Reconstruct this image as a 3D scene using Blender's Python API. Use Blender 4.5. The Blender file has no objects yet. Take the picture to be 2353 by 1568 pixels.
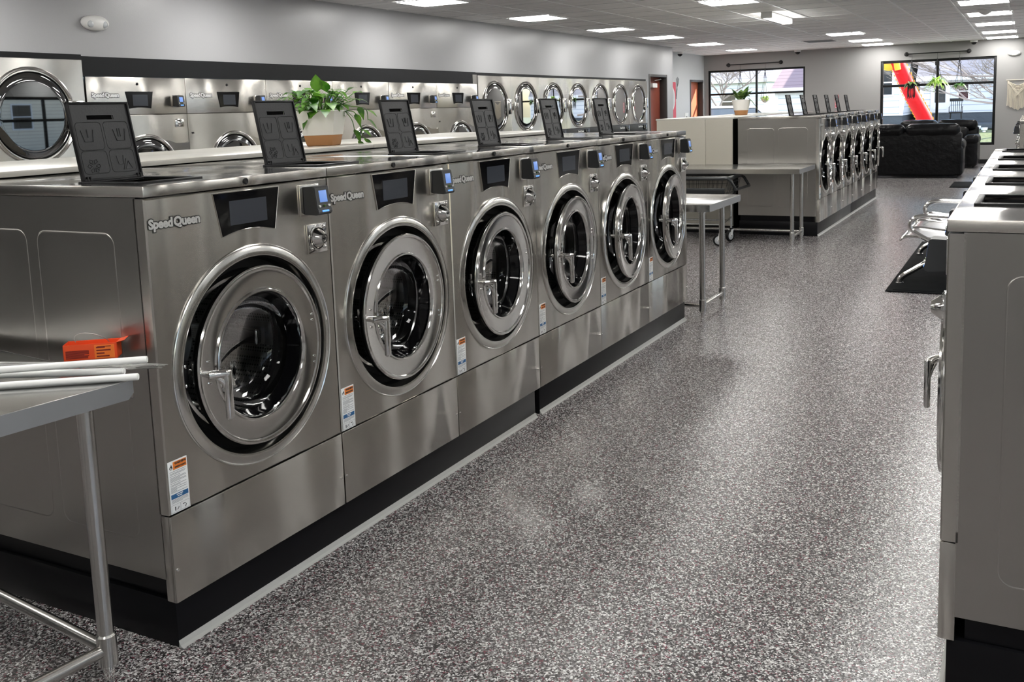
import bpy, bmesh, math, random
from math import pi, sin, cos, tan, radians as R
from mathutils import Vector, Matrix
random.seed(7)
SC = bpy.context.scene
COL = SC.collection
V = Vector

# ------------------------------------------------------------------ materials
def new_mat(name):
    m = bpy.data.materials.new(name); m.use_nodes = True
    nt = m.node_tree
    return m, nt, nt.nodes['Principled BSDF']

def pm(name, col, metal=0.0, rough=0.5, coat=0.0, bump=None, emis=None, estr=1.0, spec=None, sub=None, trans=0.0, grain=None):
    m, nt, b = new_mat(name)
    b.inputs['Base Color'].default_value = (*col, 1)
    b.inputs['Metallic'].default_value = metal
    b.inputs['Roughness'].default_value = rough
    if coat:
        b.inputs['Coat Weight'].default_value = coat
        b.inputs['Coat Roughness'].default_value = 0.08
    if spec is not None: b.inputs['Specular IOR Level'].default_value = spec
    if trans: b.inputs['Transmission Weight'].default_value = trans
    if grain:      # brushed metal: reflections smear along this direction
        b.inputs['Anisotropic'].default_value = grain[0]
        cv = nt.nodes.new('ShaderNodeCombineXYZ')
        for i in range(3): cv.inputs[i].default_value = grain[1][i]
        nt.links.new(cv.outputs[0], b.inputs['Tangent'])
    if emis:
        b.inputs['Emission Color'].default_value = (*emis, 1)
        b.inputs['Emission Strength'].default_value = estr
    # every surface gets a slight procedural variation
    tc = nt.nodes.new('ShaderNodeTexCoord')
    if bump:
        h = None
        oi = nt.nodes.new('ShaderNodeObjectInfo'); va = nt.nodes.new('ShaderNodeVectorMath')
        nt.links.new(tc.outputs['Object'], va.inputs[0]); nt.links.new(oi.outputs['Location'], va.inputs[1])
        for (sx, sy, sz, scale, dist, det) in bump:
            mp = nt.nodes.new('ShaderNodeMapping'); mp.inputs['Scale'].default_value = (sx, sy, sz)
            nt.links.new(va.outputs[0], mp.inputs['Vector'])
            n = nt.nodes.new('ShaderNodeTexNoise'); n.inputs['Scale'].default_value = scale
            n.inputs['Detail'].default_value = det
            nt.links.new(mp.outputs[0], n.inputs['Vector'])
            bp = nt.nodes.new('ShaderNodeBump'); bp.inputs['Distance'].default_value = dist
            bp.inputs['Strength'].default_value = 1.0
            nt.links.new(n.outputs['Fac'], bp.inputs['Height'])
            if h: nt.links.new(h.outputs[0], bp.inputs['Normal'])
            h = bp
        nt.links.new(h.outputs[0], b.inputs['Normal'])
    n = nt.nodes.new('ShaderNodeTexNoise'); n.inputs['Scale'].default_value = 6.0
    nt.links.new(tc.outputs['Object'], n.inputs['Vector'])
    mr = nt.nodes.new('ShaderNodeMapRange')
    mr.inputs['To Min'].default_value = max(0.0, rough * 0.9); mr.inputs['To Max'].default_value = min(1.0, rough * 1.12)
    nt.links.new(n.outputs['Fac'], mr.inputs['Value'])
    nt.links.new(mr.outputs[0], b.inputs['Roughness'])
    return m

M = {}
# brushed stainless sheet: vertical grain plus the gentle waviness of pressed sheet
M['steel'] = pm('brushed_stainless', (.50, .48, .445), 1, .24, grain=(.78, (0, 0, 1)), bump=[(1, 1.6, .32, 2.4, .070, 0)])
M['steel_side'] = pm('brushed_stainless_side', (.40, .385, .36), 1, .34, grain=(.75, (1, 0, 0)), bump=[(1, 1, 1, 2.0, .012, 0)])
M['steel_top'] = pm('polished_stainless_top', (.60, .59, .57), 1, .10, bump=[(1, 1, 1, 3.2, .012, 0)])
M['steel_dryer'] = pm('dryer_stainless', (.60, .58, .54), 1, .24, grain=(.8, (0, 0, 1)), bump=[(1, 1, .7, 2.6, .030, 0)])
M['chrome'] = pm('chrome', (.68, .67, .65), 1, .10)
M['chrome_ring'] = pm('satin_chrome', (.64, .63, .60), 1, .16, bump=[(1, 1, 1, 3, .002, 0)])
M['galv'] = pm('galvanised_tube', (.48, .47, .45), 1, .24)
M['table'] = pm('table_stainless', (.62, .615, .60), 1, .19, bump=[(1, 1, 1, 2, .002, 0)])
M['tabledge'] = pm('table_edge_film', (.36, .375, .39), .75, .35, bump=[(1, 1, 1, 14, .001, 2)])
M['drum'] = None
M['black'] = pm('black_plastic', (.008, .008, .009), 0, .42, spec=.25)
M['blackgloss'] = pm('black_gloss', (.003, .003, .0035), 0, .06, spec=.32)
M['rubber'] = pm('black_rubber', (.007, .007, .007), 0, .6, spec=.2)
M['plinth'] = pm('painted_black_plinth', (.004, .004, .005), 0, .30, spec=.18, bump=[(1, 1, 1, 4, .001, 2)])
M['flap'] = pm('charcoal_plastic', (.019, .020, .022), 0, .40, spec=.35, bump=[(1, 1, 1, 160, .0003, 2)])
M['dark'] = pm('cavity_shade', (.002, .002, .002), 0, .9, spec=.05)  # near-black colour standing in for shade inside gaps and slots
M['reader'] = pm('graphite_plastic', (.022, .024, .026), 0, .45)
M['screen_blue'] = pm('blue_lcd', (.10, .18, .42), 0, .25, emis=(.22, .40, .95), estr=.36)
M['led_blue'] = pm('blue_led', (.1, .3, .9), 0, .3, emis=(.12, .35, 1), estr=.9)
M['screen_off'] = pm('dim_screen', (.02, .022, .027), 0, .12, emis=(.25, .29, .36), estr=.035)
M['white'] = pm('white_label', (.78, .79, .78), 0, .5)
M['orange'] = pm('orange_print', (.72, .20, .03), 0, .5)
M['bluep'] = pm('navy_print', (.02, .10, .24), 0, .5)
M['silver'] = pm('badge_silver', (.80, .80, .79), .7, .32)
M['ink'] = pm('black_ink', (.02, .02, .02), 0, .6)
M['inkgrey'] = pm('grey_ink', (.22, .23, .24), 0, .6)
M['cove'] = pm('grey_cove_sealant', (.36, .36, .34), 0, .5, bump=[(1, 1, 1, 30, .002, 2)])
M['beige'] = pm('beige_laminate', (.47, .44, .37), 0, .42, bump=[(1, 1, 1, 70, .0004, 3)])
M['countertop'] = pm('pale_laminate_top', (.60, .58, .53), 0, .20, bump=[(1, 1, 1, 2, .001, 0)])
M['bulk'] = pm('charcoal_board', (.011, .0115, .013), 0, .45, spec=.15)
M['wall'] = pm('satin_grey_wall', (.35, .352, .36), 0, .33, bump=[(1, 1, 1, .9, .006, 1), (1, 1, 1, 90, .0004, 2)])
M['wallback'] = pm('grey_wall', (.29, .285, .28), 0, .5, bump=[(1, 1, 1, 90, .0004, 2)])
M['wallwhite'] = pm('pale_wall', (.55, .57, .58), 0, .5, bump=[(1, 1, 1, 90, .0004, 2)])
M['tbar'] = pm('white_ceiling_bar', (.80, .80, .79), 0, .4)
M['diffuser'] = pm('light_diffuser', (.9, .9, .9), 0, .5, emis=(1, .985, .95), estr=22)
M['whiteplastic'] = pm('white_plastic', (.75, .75, .73), 0, .35)
M['lens'] = pm('clear_lens', (.55, .58, .6), 0, .1)
M['frame'] = pm('black_window_frame', (.005, .0055, .006), 0, .4, spec=.25)
M['doorframe'] = pm('dark_door_frame', (.035, .033, .032), 0, .4)
M['mahogany'] = pm('mahogany_door', (.19, .042, .025), 0, .35, bump=[(40, 40, 1, 3, .0004, 3)])
M['doorsunlit'] = pm('sunlit_wood_door', (.50, .13, .06), 0, .4, bump=[(40, 40, 1, 3, .0004, 3)])  # orange sunlight on the leaf is put into this wood colour
M['leather'] = pm('black_leather', (.0045, .0045, .005), 0, .30, spec=.16, bump=[(1, 1, 1, 9, .012, 2), (1, 1, 1, 120, .0008, 2)])
M['potwhite'] = pm('matt_white_ceramic', (.74, .72, .68), 0, .45)
M['cork'] = pm('terracotta_base', (.40, .19, .075), 0, .75, bump=[(1, 1, 1, 200, .001, 2)])
M['macrame'] = pm('cotton_cord', (.62, .57, .47), 0, .9, bump=[(1, 1, 1, 150, .002, 2)])
M['cord'] = pm('dark_cord', (.03, .03, .032), 0, .8)
M['iron'] = pm('black_iron', (.015, .015, .015), .4, .5)
M['red'] = pm('red_paint', (.50, .03, .05), 0, .45)
M['pinkred'] = pm('red_sign', (.62, .06, .10), 0, .5)
M['orangebox'] = pm('orange_red_card', (.80, .085, .018), 0, .45)
M['orangepatch'] = pm('orange_print_patch', (.85, .20, .03), 0, .45)
M['boxink'] = pm('dark_red_ink', (.20, .015, .01), 0, .5)
M['paper'] = pm('white_card_tube', (.88, .88, .86), 0, .6)
M['wire'] = pm('steel_wire', (.38, .38, .37), 1, .3)
M['mesh'] = pm('black_coated_wire', (.012, .014, .015), 0, .35)
M['cartbar'] = pm('chrome_cart_tube', (.55, .55, .54), 1, .2)
M['yellow'] = pm('yellow_sleeve', (.62, .48, .03), 0, .5)
M['wheel'] = pm('grey_wheel_core', (.42, .43, .44), 0, .45)
M['mat'] = pm('black_rubber_mat', (.005, .0055, .006), 0, .7, spec=.06, bump=[(1, 60, 1, 3, .001, 1)])
M['seatmetal'] = pm('bench_chrome_plate', (.50, .50, .51), 1, .22)
M['siding'] = None
M['concrete'] = pm('concrete', (.62, .61, .58), 0, .9, bump=[(1, 1, 1, 20, .004, 4)])
M['asphalt'] = pm('asphalt', (.20, .20, .20), 0, .9)
M['foundation'] = pm('dark_foundation', (.07, .085, .10), 0, .8, bump=[(1, 1, 1, 8, .02, 3)])
M['housewin'] = pm('house_window_glass', (.03, .035, .04), 0, .1)
M['trimwhite'] = pm('white_house_trim', (.75, .78, .82), 0, .5)
M['bark'] = pm('grey_bark', (.24, .21, .19), 0, .9, bump=[(1, 1, 1, 20, .01, 3)])
M['tubered'] = pm('red_nylon', (.62, .010, .014), 0, .6, spec=.2)
M['tubeyel'] = pm('yellow_nylon', (.80, .50, .05), 0, .6, spec=.2)
M['carblue'] = pm('car_glass_blue', (.10, .14, .19), 0, .1)
M['carwhite'] = pm('white_car_paint', (.75, .76, .78), 0, .25, coat=.5)
M['soil'] = pm('potting_soil', (.03, .02, .015), 0, .95)

def glass_mat(name, tint=(1, 1, 1), gloss=.1, dark=0.0):
    m = bpy.data.materials.new(name); m.use_nodes = True; nt = m.node_tree; nt.nodes.clear()
    o = nt.nodes.new('ShaderNodeOutputMaterial'); mix = nt.nodes.new('ShaderNodeMixShader')
    t = nt.nodes.new('ShaderNodeBsdfTransparent'); t.inputs[0].default_value = (*tint, 1)
    g = nt.nodes.new('ShaderNodeBsdfGlossy'); g.inputs['Roughness'].default_value = .02
    f = nt.nodes.new('ShaderNodeFresnel'); f.inputs[0].default_value = 1.45
    ml = nt.nodes.new('ShaderNodeMath'); ml.operation = 'MULTIPLY'; ml.inputs[1].default_value = gloss
    ml.use_clamp = True
    nt.links.new(f.outputs[0], ml.inputs[0]); nt.links.new(ml.outputs[0], mix.inputs[0])
    nt.links.new(t.outputs[0], mix.inputs[1]); nt.links.new(g.outputs[0], mix.inputs[2])
    nt.links.new(mix.outputs[0], o.inputs[0])
    return m
M['pane'] = glass_mat('window_glass', (.97, .985, 1), 1.0)
M['bowl'] = glass_mat('door_bowl_glass', (.50, .51, .52), .55)
M['dryerglass'] = glass_mat('tinted_dryer_glass', (.06, .06, .065), 6.0)

def floor_mat():
    m, nt, b = new_mat('speckled_epoxy_floor')
    tc = nt.nodes.new('ShaderNodeTexCoord')
    cols = [((.024, .021, .022), 0), ((.065, .056, .057), .24), ((.165, .152, .150), .43), ((.32, .306, .30), .61), ((.62, .61, .60), .79), ((.15, .050, .064), .945)]
    def layer(scale, seed):
        mp = nt.nodes.new('ShaderNodeMapping'); mp.inputs['Location'].default_value = (seed, seed * 2, 0)
        nt.links.new(tc.outputs['Object'], mp.inputs[0])
        v = nt.nodes.new('ShaderNodeTexVoronoi'); v.voronoi_dimensions = '2D'; v.inputs['Scale'].default_value = scale
        v.inputs['Randomness'].default_value = 1
        nt.links.new(mp.outputs[0], v.inputs['Vector'])
        sp = nt.nodes.new('ShaderNodeSeparateColor'); nt.links.new(v.outputs['Color'], sp.inputs[0])
        cr = nt.nodes.new('ShaderNodeValToRGB'); cr.color_ramp.interpolation = 'CONSTANT'
        e = cr.color_ramp.elements
        while len(e) < len(cols): e.new(.5)
        for i, (c, p) in enumerate(cols):
            e[i].position = p; e[i].color = (*c, 1)
        nt.links.new(sp.outputs[0], cr.inputs[0])
        return cr, sp
    a, sa = layer(165, 0); c, sc_ = layer(260, 3.7)
    gt = nt.nodes.new('ShaderNodeMath'); gt.operation = 'GREATER_THAN'; gt.inputs[1].default_value = .55
    nt.links.new(sc_.outputs[1], gt.inputs[0])
    mx = nt.nodes.new('ShaderNodeMix'); mx.data_type = 'RGBA'
    nt.links.new(gt.outputs[0], mx.inputs[0]); nt.links.new(a.outputs[0], mx.inputs[6]); nt.links.new(c.outputs[0], mx.inputs[7])
    nt.links.new(mx.outputs[2], b.inputs['Base Color'])
    n = nt.nodes.new('ShaderNodeTexNoise'); n.inputs['Scale'].default_value = 140; n.inputs['Detail'].default_value = 2
    nt.links.new(tc.outputs['Object'], n.inputs['Vector'])
    bp = nt.nodes.new('ShaderNodeBump'); bp.inputs['Distance'].default_value = .0016; bp.inputs['Strength'].default_value = .55
    nt.links.new(n.outputs[0], bp.inputs['Height']); nt.links.new(bp.outputs[0], b.inputs['Normal'])
    b.inputs['Roughness'].default_value = .23
    b.inputs['Specular IOR Level'].default_value = .6
    return m
M['floor'] = floor_mat()

def ceil_mat():
    m, nt, b = new_mat('acoustic_ceiling_tile')
    tc = nt.nodes.new('ShaderNodeTexCoord')
    mp = nt.nodes.new('ShaderNodeMapping'); mp.inputs['Scale'].default_value = (1.2, 14, 1)
    nt.links.new(tc.outputs['Object'], mp.inputs[0])
    n = nt.nodes.new('ShaderNodeTexNoise'); n.inputs['Scale'].default_value = 1.3; n.inputs['Detail'].default_value = 4
    nt.links.new(mp.outputs[0], n.inputs['Vector'])
    cr = nt.nodes.new('ShaderNodeValToRGB'); cr.color_ramp.elements[0].position = .35; cr.color_ramp.elements[1].position = .7
    cr.color_ramp.elements[0].color = (.72, .71, .70, 1); cr.color_ramp.elements[1].color = (.86, .855, .84, 1)
    nt.links.new(n.outputs[0], cr.inputs[0]); nt.links.new(cr.outputs[0], b.inputs['Base Color'])
    b.inputs['Roughness'].default_value = .8
    return m
M['ceil'] = ceil_mat()

def stripe_mat(name, c1, c2, scale, axis='Z', rough=.6, dist=0):
    m, nt, b = new_mat(name)
    tc = nt.nodes.new('ShaderNodeTexCoord')
    w = nt.nodes.new('ShaderNodeTexWave'); w.wave_type = 'BANDS'; w.bands_direction = axis; w.wave_profile = 'SAW'
    w.inputs['Scale'].default_value = scale; w.inputs['Distortion'].default_value = dist
    nt.links.new(tc.outputs['Object'], w.inputs['Vector'])
    cr = nt.nodes.new('ShaderNodeValToRGB'); cr.color_ramp.elements[0].position = .82; cr.color_ramp.elements[1].position = .93
    cr.color_ramp.elements[0].color = (*c1, 1); cr.color_ramp.elements[1].color = (*c2, 1)
    nt.links.new(w.outputs['Fac'], cr.inputs[0]); nt.links.new(cr.outputs[0], b.inputs['Base Color'])
    b.inputs['Roughness'].default_value = rough
    return m
M['siding'] = stripe_mat('white_clapboard', (.70, .74, .80), (.36, .42, .50), 1.55)
M['siding_beige'] = stripe_mat('beige_clapboard', (.78, .74, .62), (.48, .45, .37), 2.2)
M['shingle'] = stripe_mat('brown_shingle_roof', (.30, .22, .23), (.20, .14, .15), 2.6, 'Z', .9, .6)
M['shingle_grey'] = stripe_mat('grey_shingle_roof', (.30, .29, .31), (.19, .18, .20), 2.6, 'Z', .9, .6)

def leaf_mat(name, c1, c2):
    m, nt, b = new_mat(name)
    tc = nt.nodes.new('ShaderNodeTexCoord'); n = nt.nodes.new('ShaderNodeTexNoise'); n.inputs['Scale'].default_value = 16
    nt.links.new(tc.outputs['Object'], n.inputs['Vector'])
    cr = nt.nodes.new('ShaderNodeValToRGB'); cr.color_ramp.elements[0].position = .4; cr.color_ramp.elements[1].position = .62
    cr.color_ramp.elements[0].color = (*c1, 1); cr.color_ramp.elements[1].color = (*c2, 1)
    nt.links.new(n.outputs[0], cr.inputs[0]); nt.links.new(cr.outputs[0], b.inputs['Base Color'])
    b.inputs['Roughness'].default_value = .4
    tr = nt.nodes.new('ShaderNodeBsdfTranslucent'); nt.links.new(cr.outputs[0], tr.inputs[0])
    mix = nt.nodes.new('ShaderNodeMixShader'); mix.inputs[0].default_value = .3
    out = nt.nodes['Material Output']
    nt.links.new(b.outputs[0], mix.inputs[1]); nt.links.new(tr.outputs[0], mix.inputs[2]); nt.links.new(mix.outputs[0], out.inputs[0])
    return m
M['leaf'] = leaf_mat('pothos_leaf', (.025, .11, .008), (.12, .28, .03))
M['leafdark'] = leaf_mat('dark_leaf', (.03, .10, .02), (.20, .30, .08))
M['leaflime'] = leaf_mat('lime_leaf', (.28, .50, .05), (.55, .75, .25))
M['grass'] = leaf_mat('lawn_grass', (.20, .26, .10), (.34, .36, .20))

def perforated():
    m, nt, b = new_mat('perforated_drum_steel')
    b.inputs['Metallic'].default_value = 1; b.inputs['Roughness'].default_value = .3
    tc = nt.nodes.new('ShaderNodeTexCoord')
    v = nt.nodes.new('ShaderNodeTexVoronoi'); v.inputs['Scale'].default_value = 95; v.inputs['Randomness'].default_value = 0
    nt.links.new(tc.outputs['Object'], v.inputs['Vector'])
    cr = nt.nodes.new('ShaderNodeValToRGB'); cr.color_ramp.elements[0].position = .32; cr.color_ramp.elements[1].position = .40
    cr.color_ramp.elements[0].color = (.02, .02, .02, 1); cr.color_ramp.elements[1].color = (.22, .22, .22, 1)
    nt.links.new(v.outputs['Distance'], cr.inputs[0]); nt.links.new(cr.outputs[0], b.inputs['Base Color'])
    return m
M['drum'] = perforated()

# ------------------------------------------------------------------ mesh helpers
class MB:
    def __init__(s): s.bm = bmesh.new(); s.mats = []
    def mi(s, mat):
        if isinstance(mat, str): mat = M[mat]
        if mat not in s.mats: s.mats.append(mat)
        return s.mats.index(mat)
    def merge(s, t, mat, smooth=False, T=None):
        i = s.mi(mat)
        if T is not None: t.transform(T)
        for f in t.faces: f.material_index = i; f.smooth = (len(f.verts) == 4) if smooth == 'sides' else smooth
        me = bpy.data.meshes.new('t'); t.to_mesh(me); t.free()
        s.bm.from_mesh(me); bpy.data.meshes.remove(me)
        return s
    def box(s, a, b, mat, bev=0.0, seg=2, T=None, smooth=False):
        t = bmesh.new(); bmesh.ops.create_cube(t, size=1)
        c = [(a[i] + b[i]) / 2 for i in range(3)]; d = [abs(b[i] - a[i]) for i in range(3)]
        t.transform(Matrix.Translation(c) @ Matrix.Diagonal((*d, 1)))
        if bev > 0: bmesh.ops.bevel(t, geom=t.edges[:], offset=min(bev, min(d) * .49), segments=seg, affect='EDGES', profile=.5)
        return s.merge(t, mat, smooth, T)
    def prism(s, pts, h, mat, frame=None, bev=0, smooth=False):
        """pts 2-D outline; frame (origin, ex, ey, ez): outline in ex/ey, thickness h along ez"""
        t = bmesh.new(); vs = [t.verts.new((p[0], p[1], 0)) for p in pts]
        f = t.faces.new(vs)
        r = bmesh.ops.extrude_face_region(t, geom=[f])
        bmesh.ops.translate(t, verts=[v for v in r['geom'] if isinstance(v, bmesh.types.BMVert)], vec=(0, 0, h))
        bmesh.ops.recalc_face_normals(t, faces=t.faces[:])
        if bev: bmesh.ops.bevel(t, geom=t.edges[:], offset=bev, segments=2, affect='EDGES')
        T = None
        if frame:
            o, ex, ey, ez = map(V, frame)
            T = Matrix(((ex.x, ey.x, ez.x, o.x), (ex.y, ey.y, ez.y, o.y), (ex.z, ey.z, ez.z, o.z), (0, 0, 0, 1)))
        return s.merge(t, mat, smooth, T)
    def lathe(s, prof, mat, o=(0, 0, 0), axis='x', n=48, smooth=True, cap=False, a0=0, a1=2 * pi):
        """prof = [(along axis, radius)]"""
        t = bmesh.new(); rows = []; full = abs(a1 - a0 - 2 * pi) < 1e-6
        k = n if full else n + 1
        for (h, r) in prof:
            row = []
            for j in range(k):
                a = a0 + (a1 - a0) * j / n
                c, d = r * cos(a), r * sin(a)
                p = {'x': (h, c, d), 'y': (d, h, c), 'z': (c, d, h)}[axis]
                row.append(t.verts.new(p))
            rows.append(row)
        for i in range(len(prof) - 1):
            for j in range(k if full else k - 1):
                jj = (j + 1) % k
                try: t.faces.new((rows[i][j], rows[i][jj], rows[i + 1][jj], rows[i + 1][j]))
                except ValueError: pass
        if cap:
            for row in (rows[0], rows[-1]): t.faces.new(row)
        bmesh.ops.remove_doubles(t, verts=t.verts[:], dist=1e-6)
        bmesh.ops.recalc_face_normals(t, faces=t.faces[:])
        return s.merge(t, mat, smooth, Matrix.Translation(o))
    def cyl(s, a, b, r, mat, n=16, r2=None, smooth=True):
        a, b = V(a), V(b); d = b - a; L = d.length
        t = bmesh.new(); bmesh.ops.create_cone(t, cap_ends=True, segments=n, radius1=r, radius2=r if r2 is None else r2, depth=L)
        T = Matrix.Translation((a + b) / 2) @ V((0, 0, 1)).rotation_difference(d).to_matrix().to_4x4()
        s.merge(t, mat, 'sides', T)
        return s
    def tube(s, pts, r, mat, n=10, closed=False, rads=None):
        pts = [V(p) for p in pts]; t = bmesh.new(); rows = []; N = len(pts)
        up = None
        for i, p in enumerate(pts):
            if closed: d = pts[(i + 1) % N] - pts[i - 1]
            else: d = pts[min(i + 1, N - 1)] - pts[max(i - 1, 0)]
            d.normalize()
            if up is None:
                up = V((0, 0, 1)) if abs(d.z) < .9 else V((1, 0, 0))
            x = d.cross(up).normalized(); up = x.cross(d).normalized(); y = up
            rr = rads[i] if rads else r
            rows.append([t.verts.new(p + x * rr * cos(2 * pi * j / n) + y * rr * sin(2 * pi * j / n)) for j in range(n)])
        m = N if closed else N - 1
        for i in range(m):
            a, b = rows[i], rows[(i + 1) % N]
            for j in range(n): t.faces.new((a[j], a[(j + 1) % n], b[(j + 1) % n], b[j]))
        if not closed: t.faces.new(rows[0][::-1]); t.faces.new(rows[-1])
        bmesh.ops.recalc_face_normals(t, faces=t.faces[:])
        return s.merge(t, mat, True)
    def sphere(s, c, r, mat, sc=(1, 1, 1), seg=20, T=None):
        t = bmesh.new(); bmesh.ops.create_uvsphere(t, u_segments=seg, v_segments=max(8, seg // 2), radius=r)
        t.transform(Matrix.Translation(c) @ Matrix.Diagonal((*sc, 1)))
        return s.merge(t, mat, True, T)
    def quad(s, pts, mat):
        t = bmesh.new(); t.faces.new([t.verts.new(p) for p in pts]); return s.merge(t, mat)
    def text(s, body, size, mat, T, ext=.0006, off=0.0, bold=0.0):
        cu = bpy.data.curves.new('tx', 'FONT'); cu.body = body; cu.size = size; cu.extrude = ext
        cu.offset = off; cu.space_word = .45; cu.space_character = .97; cu.align_x = 'CENTER'; cu.align_y = 'CENTER'; cu.resolution_u = 3
        o = bpy.data.objects.new('tx', cu); COL.objects.link(o)
        bpy.context.view_layer.update()
        me = bpy.data.meshes.new_from_object(o.evaluated_get(bpy.context.evaluated_depsgraph_get()))
        t = bmesh.new(); t.from_mesh(me)
        bpy.data.objects.remove(o); bpy.data.meshes.remove(me); bpy.data.curves.remove(cu)
        return s.merge(t, mat, False, T)
    def done(s, name, parent=None):
        me = bpy.data.meshes.new(name); s.bm.to_mesh(me); s.bm.free()
        me.set_sharp_from_angle(angle=R(33))
        for m in s.mats: me.materials.append(m)
        o = bpy.data.objects.new(name, me); COL.objects.link(o)
        if parent: o.parent = parent
        return o

def thing(name, label, cat, loc=(0, 0, 0), rz=0, group=None):
    o = bpy.data.objects.new(name, None); COL.objects.link(o); o.empty_display_size = .1
    o.location = loc; o.rotation_euler = (0, 0, rz); o['label'] = label; o['category'] = cat
    if group: o['group'] = group
    return o
def tag(o, label, cat, group=None, loc=None, rz=None):
    o['label'] = label; o['category'] = cat
    if group: o['group'] = group
    if loc: o.location = loc
    if rz is not None: o.rotation_euler = (0, 0, rz)
    return o
def struct(o):
    o['kind'] = 'structure'; return o
def dup(root, loc, rz, label, group=None, skip=(), ajar=None):
    r = root.copy(); COL.objects.link(r); r.location = loc; r.rotation_euler = (0, 0, rz); r['label'] = label
    if group: r['group'] = group
    def rec(a, b):
        for ch in a.children:
            base = ch.name.split('.')[0]
            if base in skip: continue
            c = ch.copy(); COL.objects.link(c); c.parent = b
            if ajar is not None and base == 'door': c.rotation_euler = (0, 0, R(ajar))
            rec(ch, c)
    rec(root, r)
    return r
# frame for text/prisms lying on a +x facing front: reading direction +y, up +z, out +x
def FX(x, y, z, rot=0):
    c, s_ = cos(rot), sin(rot)
    return Matrix(((0, 0, 1, x), (c, -s_, 0, y), (s_, c, 0, z), (0, 0, 0, 1)))
def FXf(x, y, z): return ((x, y, z), (0, 1, 0), (0, 0, 1), (1, 0, 0))
def FY(x, y, z):   # facing -y: reading direction +x
    return Matrix(((1, 0, 0, x), (0, 0, -1, y), (0, 1, 0, z), (0, 0, 0, 1)))
def rrect(y0, y1, z0, z1, r, n=5):
    pts = []
    for (cy, cz, a0) in ((y1 - r, z1 - r, 0), (y0 + r, z1 - r, pi / 2), (y0 + r, z0 + r, pi), (y1 - r, z0 + r, 1.5 * pi)):
        for k in range(n + 1):
            a = a0 + pi / 2 * k / n; pts.append((cy + r * cos(a), cz + r * sin(a)))
    return pts

def panel_with_hole(mb, y0, y1, z0, z1, cy, cz, r, mat, x=0.0, ret=.04, ch=.004):
    """sheet facing +x with a round hole, chamfered rim and side returns"""
    Y0, Y1, Z0, Z1 = y0 + ch, y1 - ch, z0 + ch, z1 - ch
    angs = [2 * pi * k / 72 for k in range(72)]
    for (yy, zz) in ((Y0, Z0), (Y1, Z0), (Y1, Z1), (Y0, Z1)): angs.append(math.atan2(zz - cz, yy - cy) % (2 * pi))
    angs = sorted(set(round(a, 6) for a in angs))
    def rim(a, A, B, C, D):
        c, s_ = cos(a), sin(a); t = 1e9
        if c > 1e-9: t = min(t, (B - cy) / c)
        if c < -1e-9: t = min(t, (A - cy) / c)
        if s_ > 1e-9: t = min(t, (D - cz) / s_)
        if s_ < -1e-9: t = min(t, (C - cz) / s_)
        return cy + c * t, cz + s_ * t
    t = bmesh.new(); loops = []
    for kind in range(4):
        row = []
        for a in angs:
            if kind == 0: p = (x - .01, cy + r * cos(a), cz + r * sin(a))
            elif kind == 1: p = (x, cy + r * cos(a), cz + r * sin(a))
            elif kind == 2: q = rim(a, Y0, Y1, Z0, Z1); p = (x, *q)
            else:
                q = rim(a, Y0, Y1, Z0, Z1); ky = (q[0] - (Y0 + Y1) / 2) / ((Y1 - Y0) / 2); kz = (q[1] - (Z0 + Z1) / 2) / ((Z1 - Z0) / 2)
                p = (x - ch, (y0 + y1) / 2 + ky * (y1 - y0) / 2, (z0 + z1) / 2 + kz * (z1 - z0) / 2)
            row.append(t.verts.new(p))
        loops.append(row)
    row = [t.verts.new((x - ret, v.co.y, v.co.z)) for v in loops[3]]; loops.append(row)
    n = len(angs)
    for i in range(4):
        for j in range(n): t.faces.new((loops[i][j], loops[i][(j + 1) % n], loops[i + 1][(j + 1) % n], loops[i + 1][j]))
    bmesh.ops.recalc_face_normals(t, faces=t.faces[:])
    mb.merge(t, mat)

# ------------------------------------------------------------------ washer
def badge(y, z, size, x=.001, wide=1.0):
    mb = MB()
    T = FX(x, y, z) @ Matrix.Diagonal((wide, 1, 1, 1))
    mb.text('Speed Queen', size, 'ink', T, ext=.0008, off=size * .115)
    mb.text('Speed Queen', size, 'silver', FX(x + .0006, y, z) @ Matrix.Diagonal((wide, 1, 1, 1)), ext=.0008, off=size * .045)
    return mb

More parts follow.
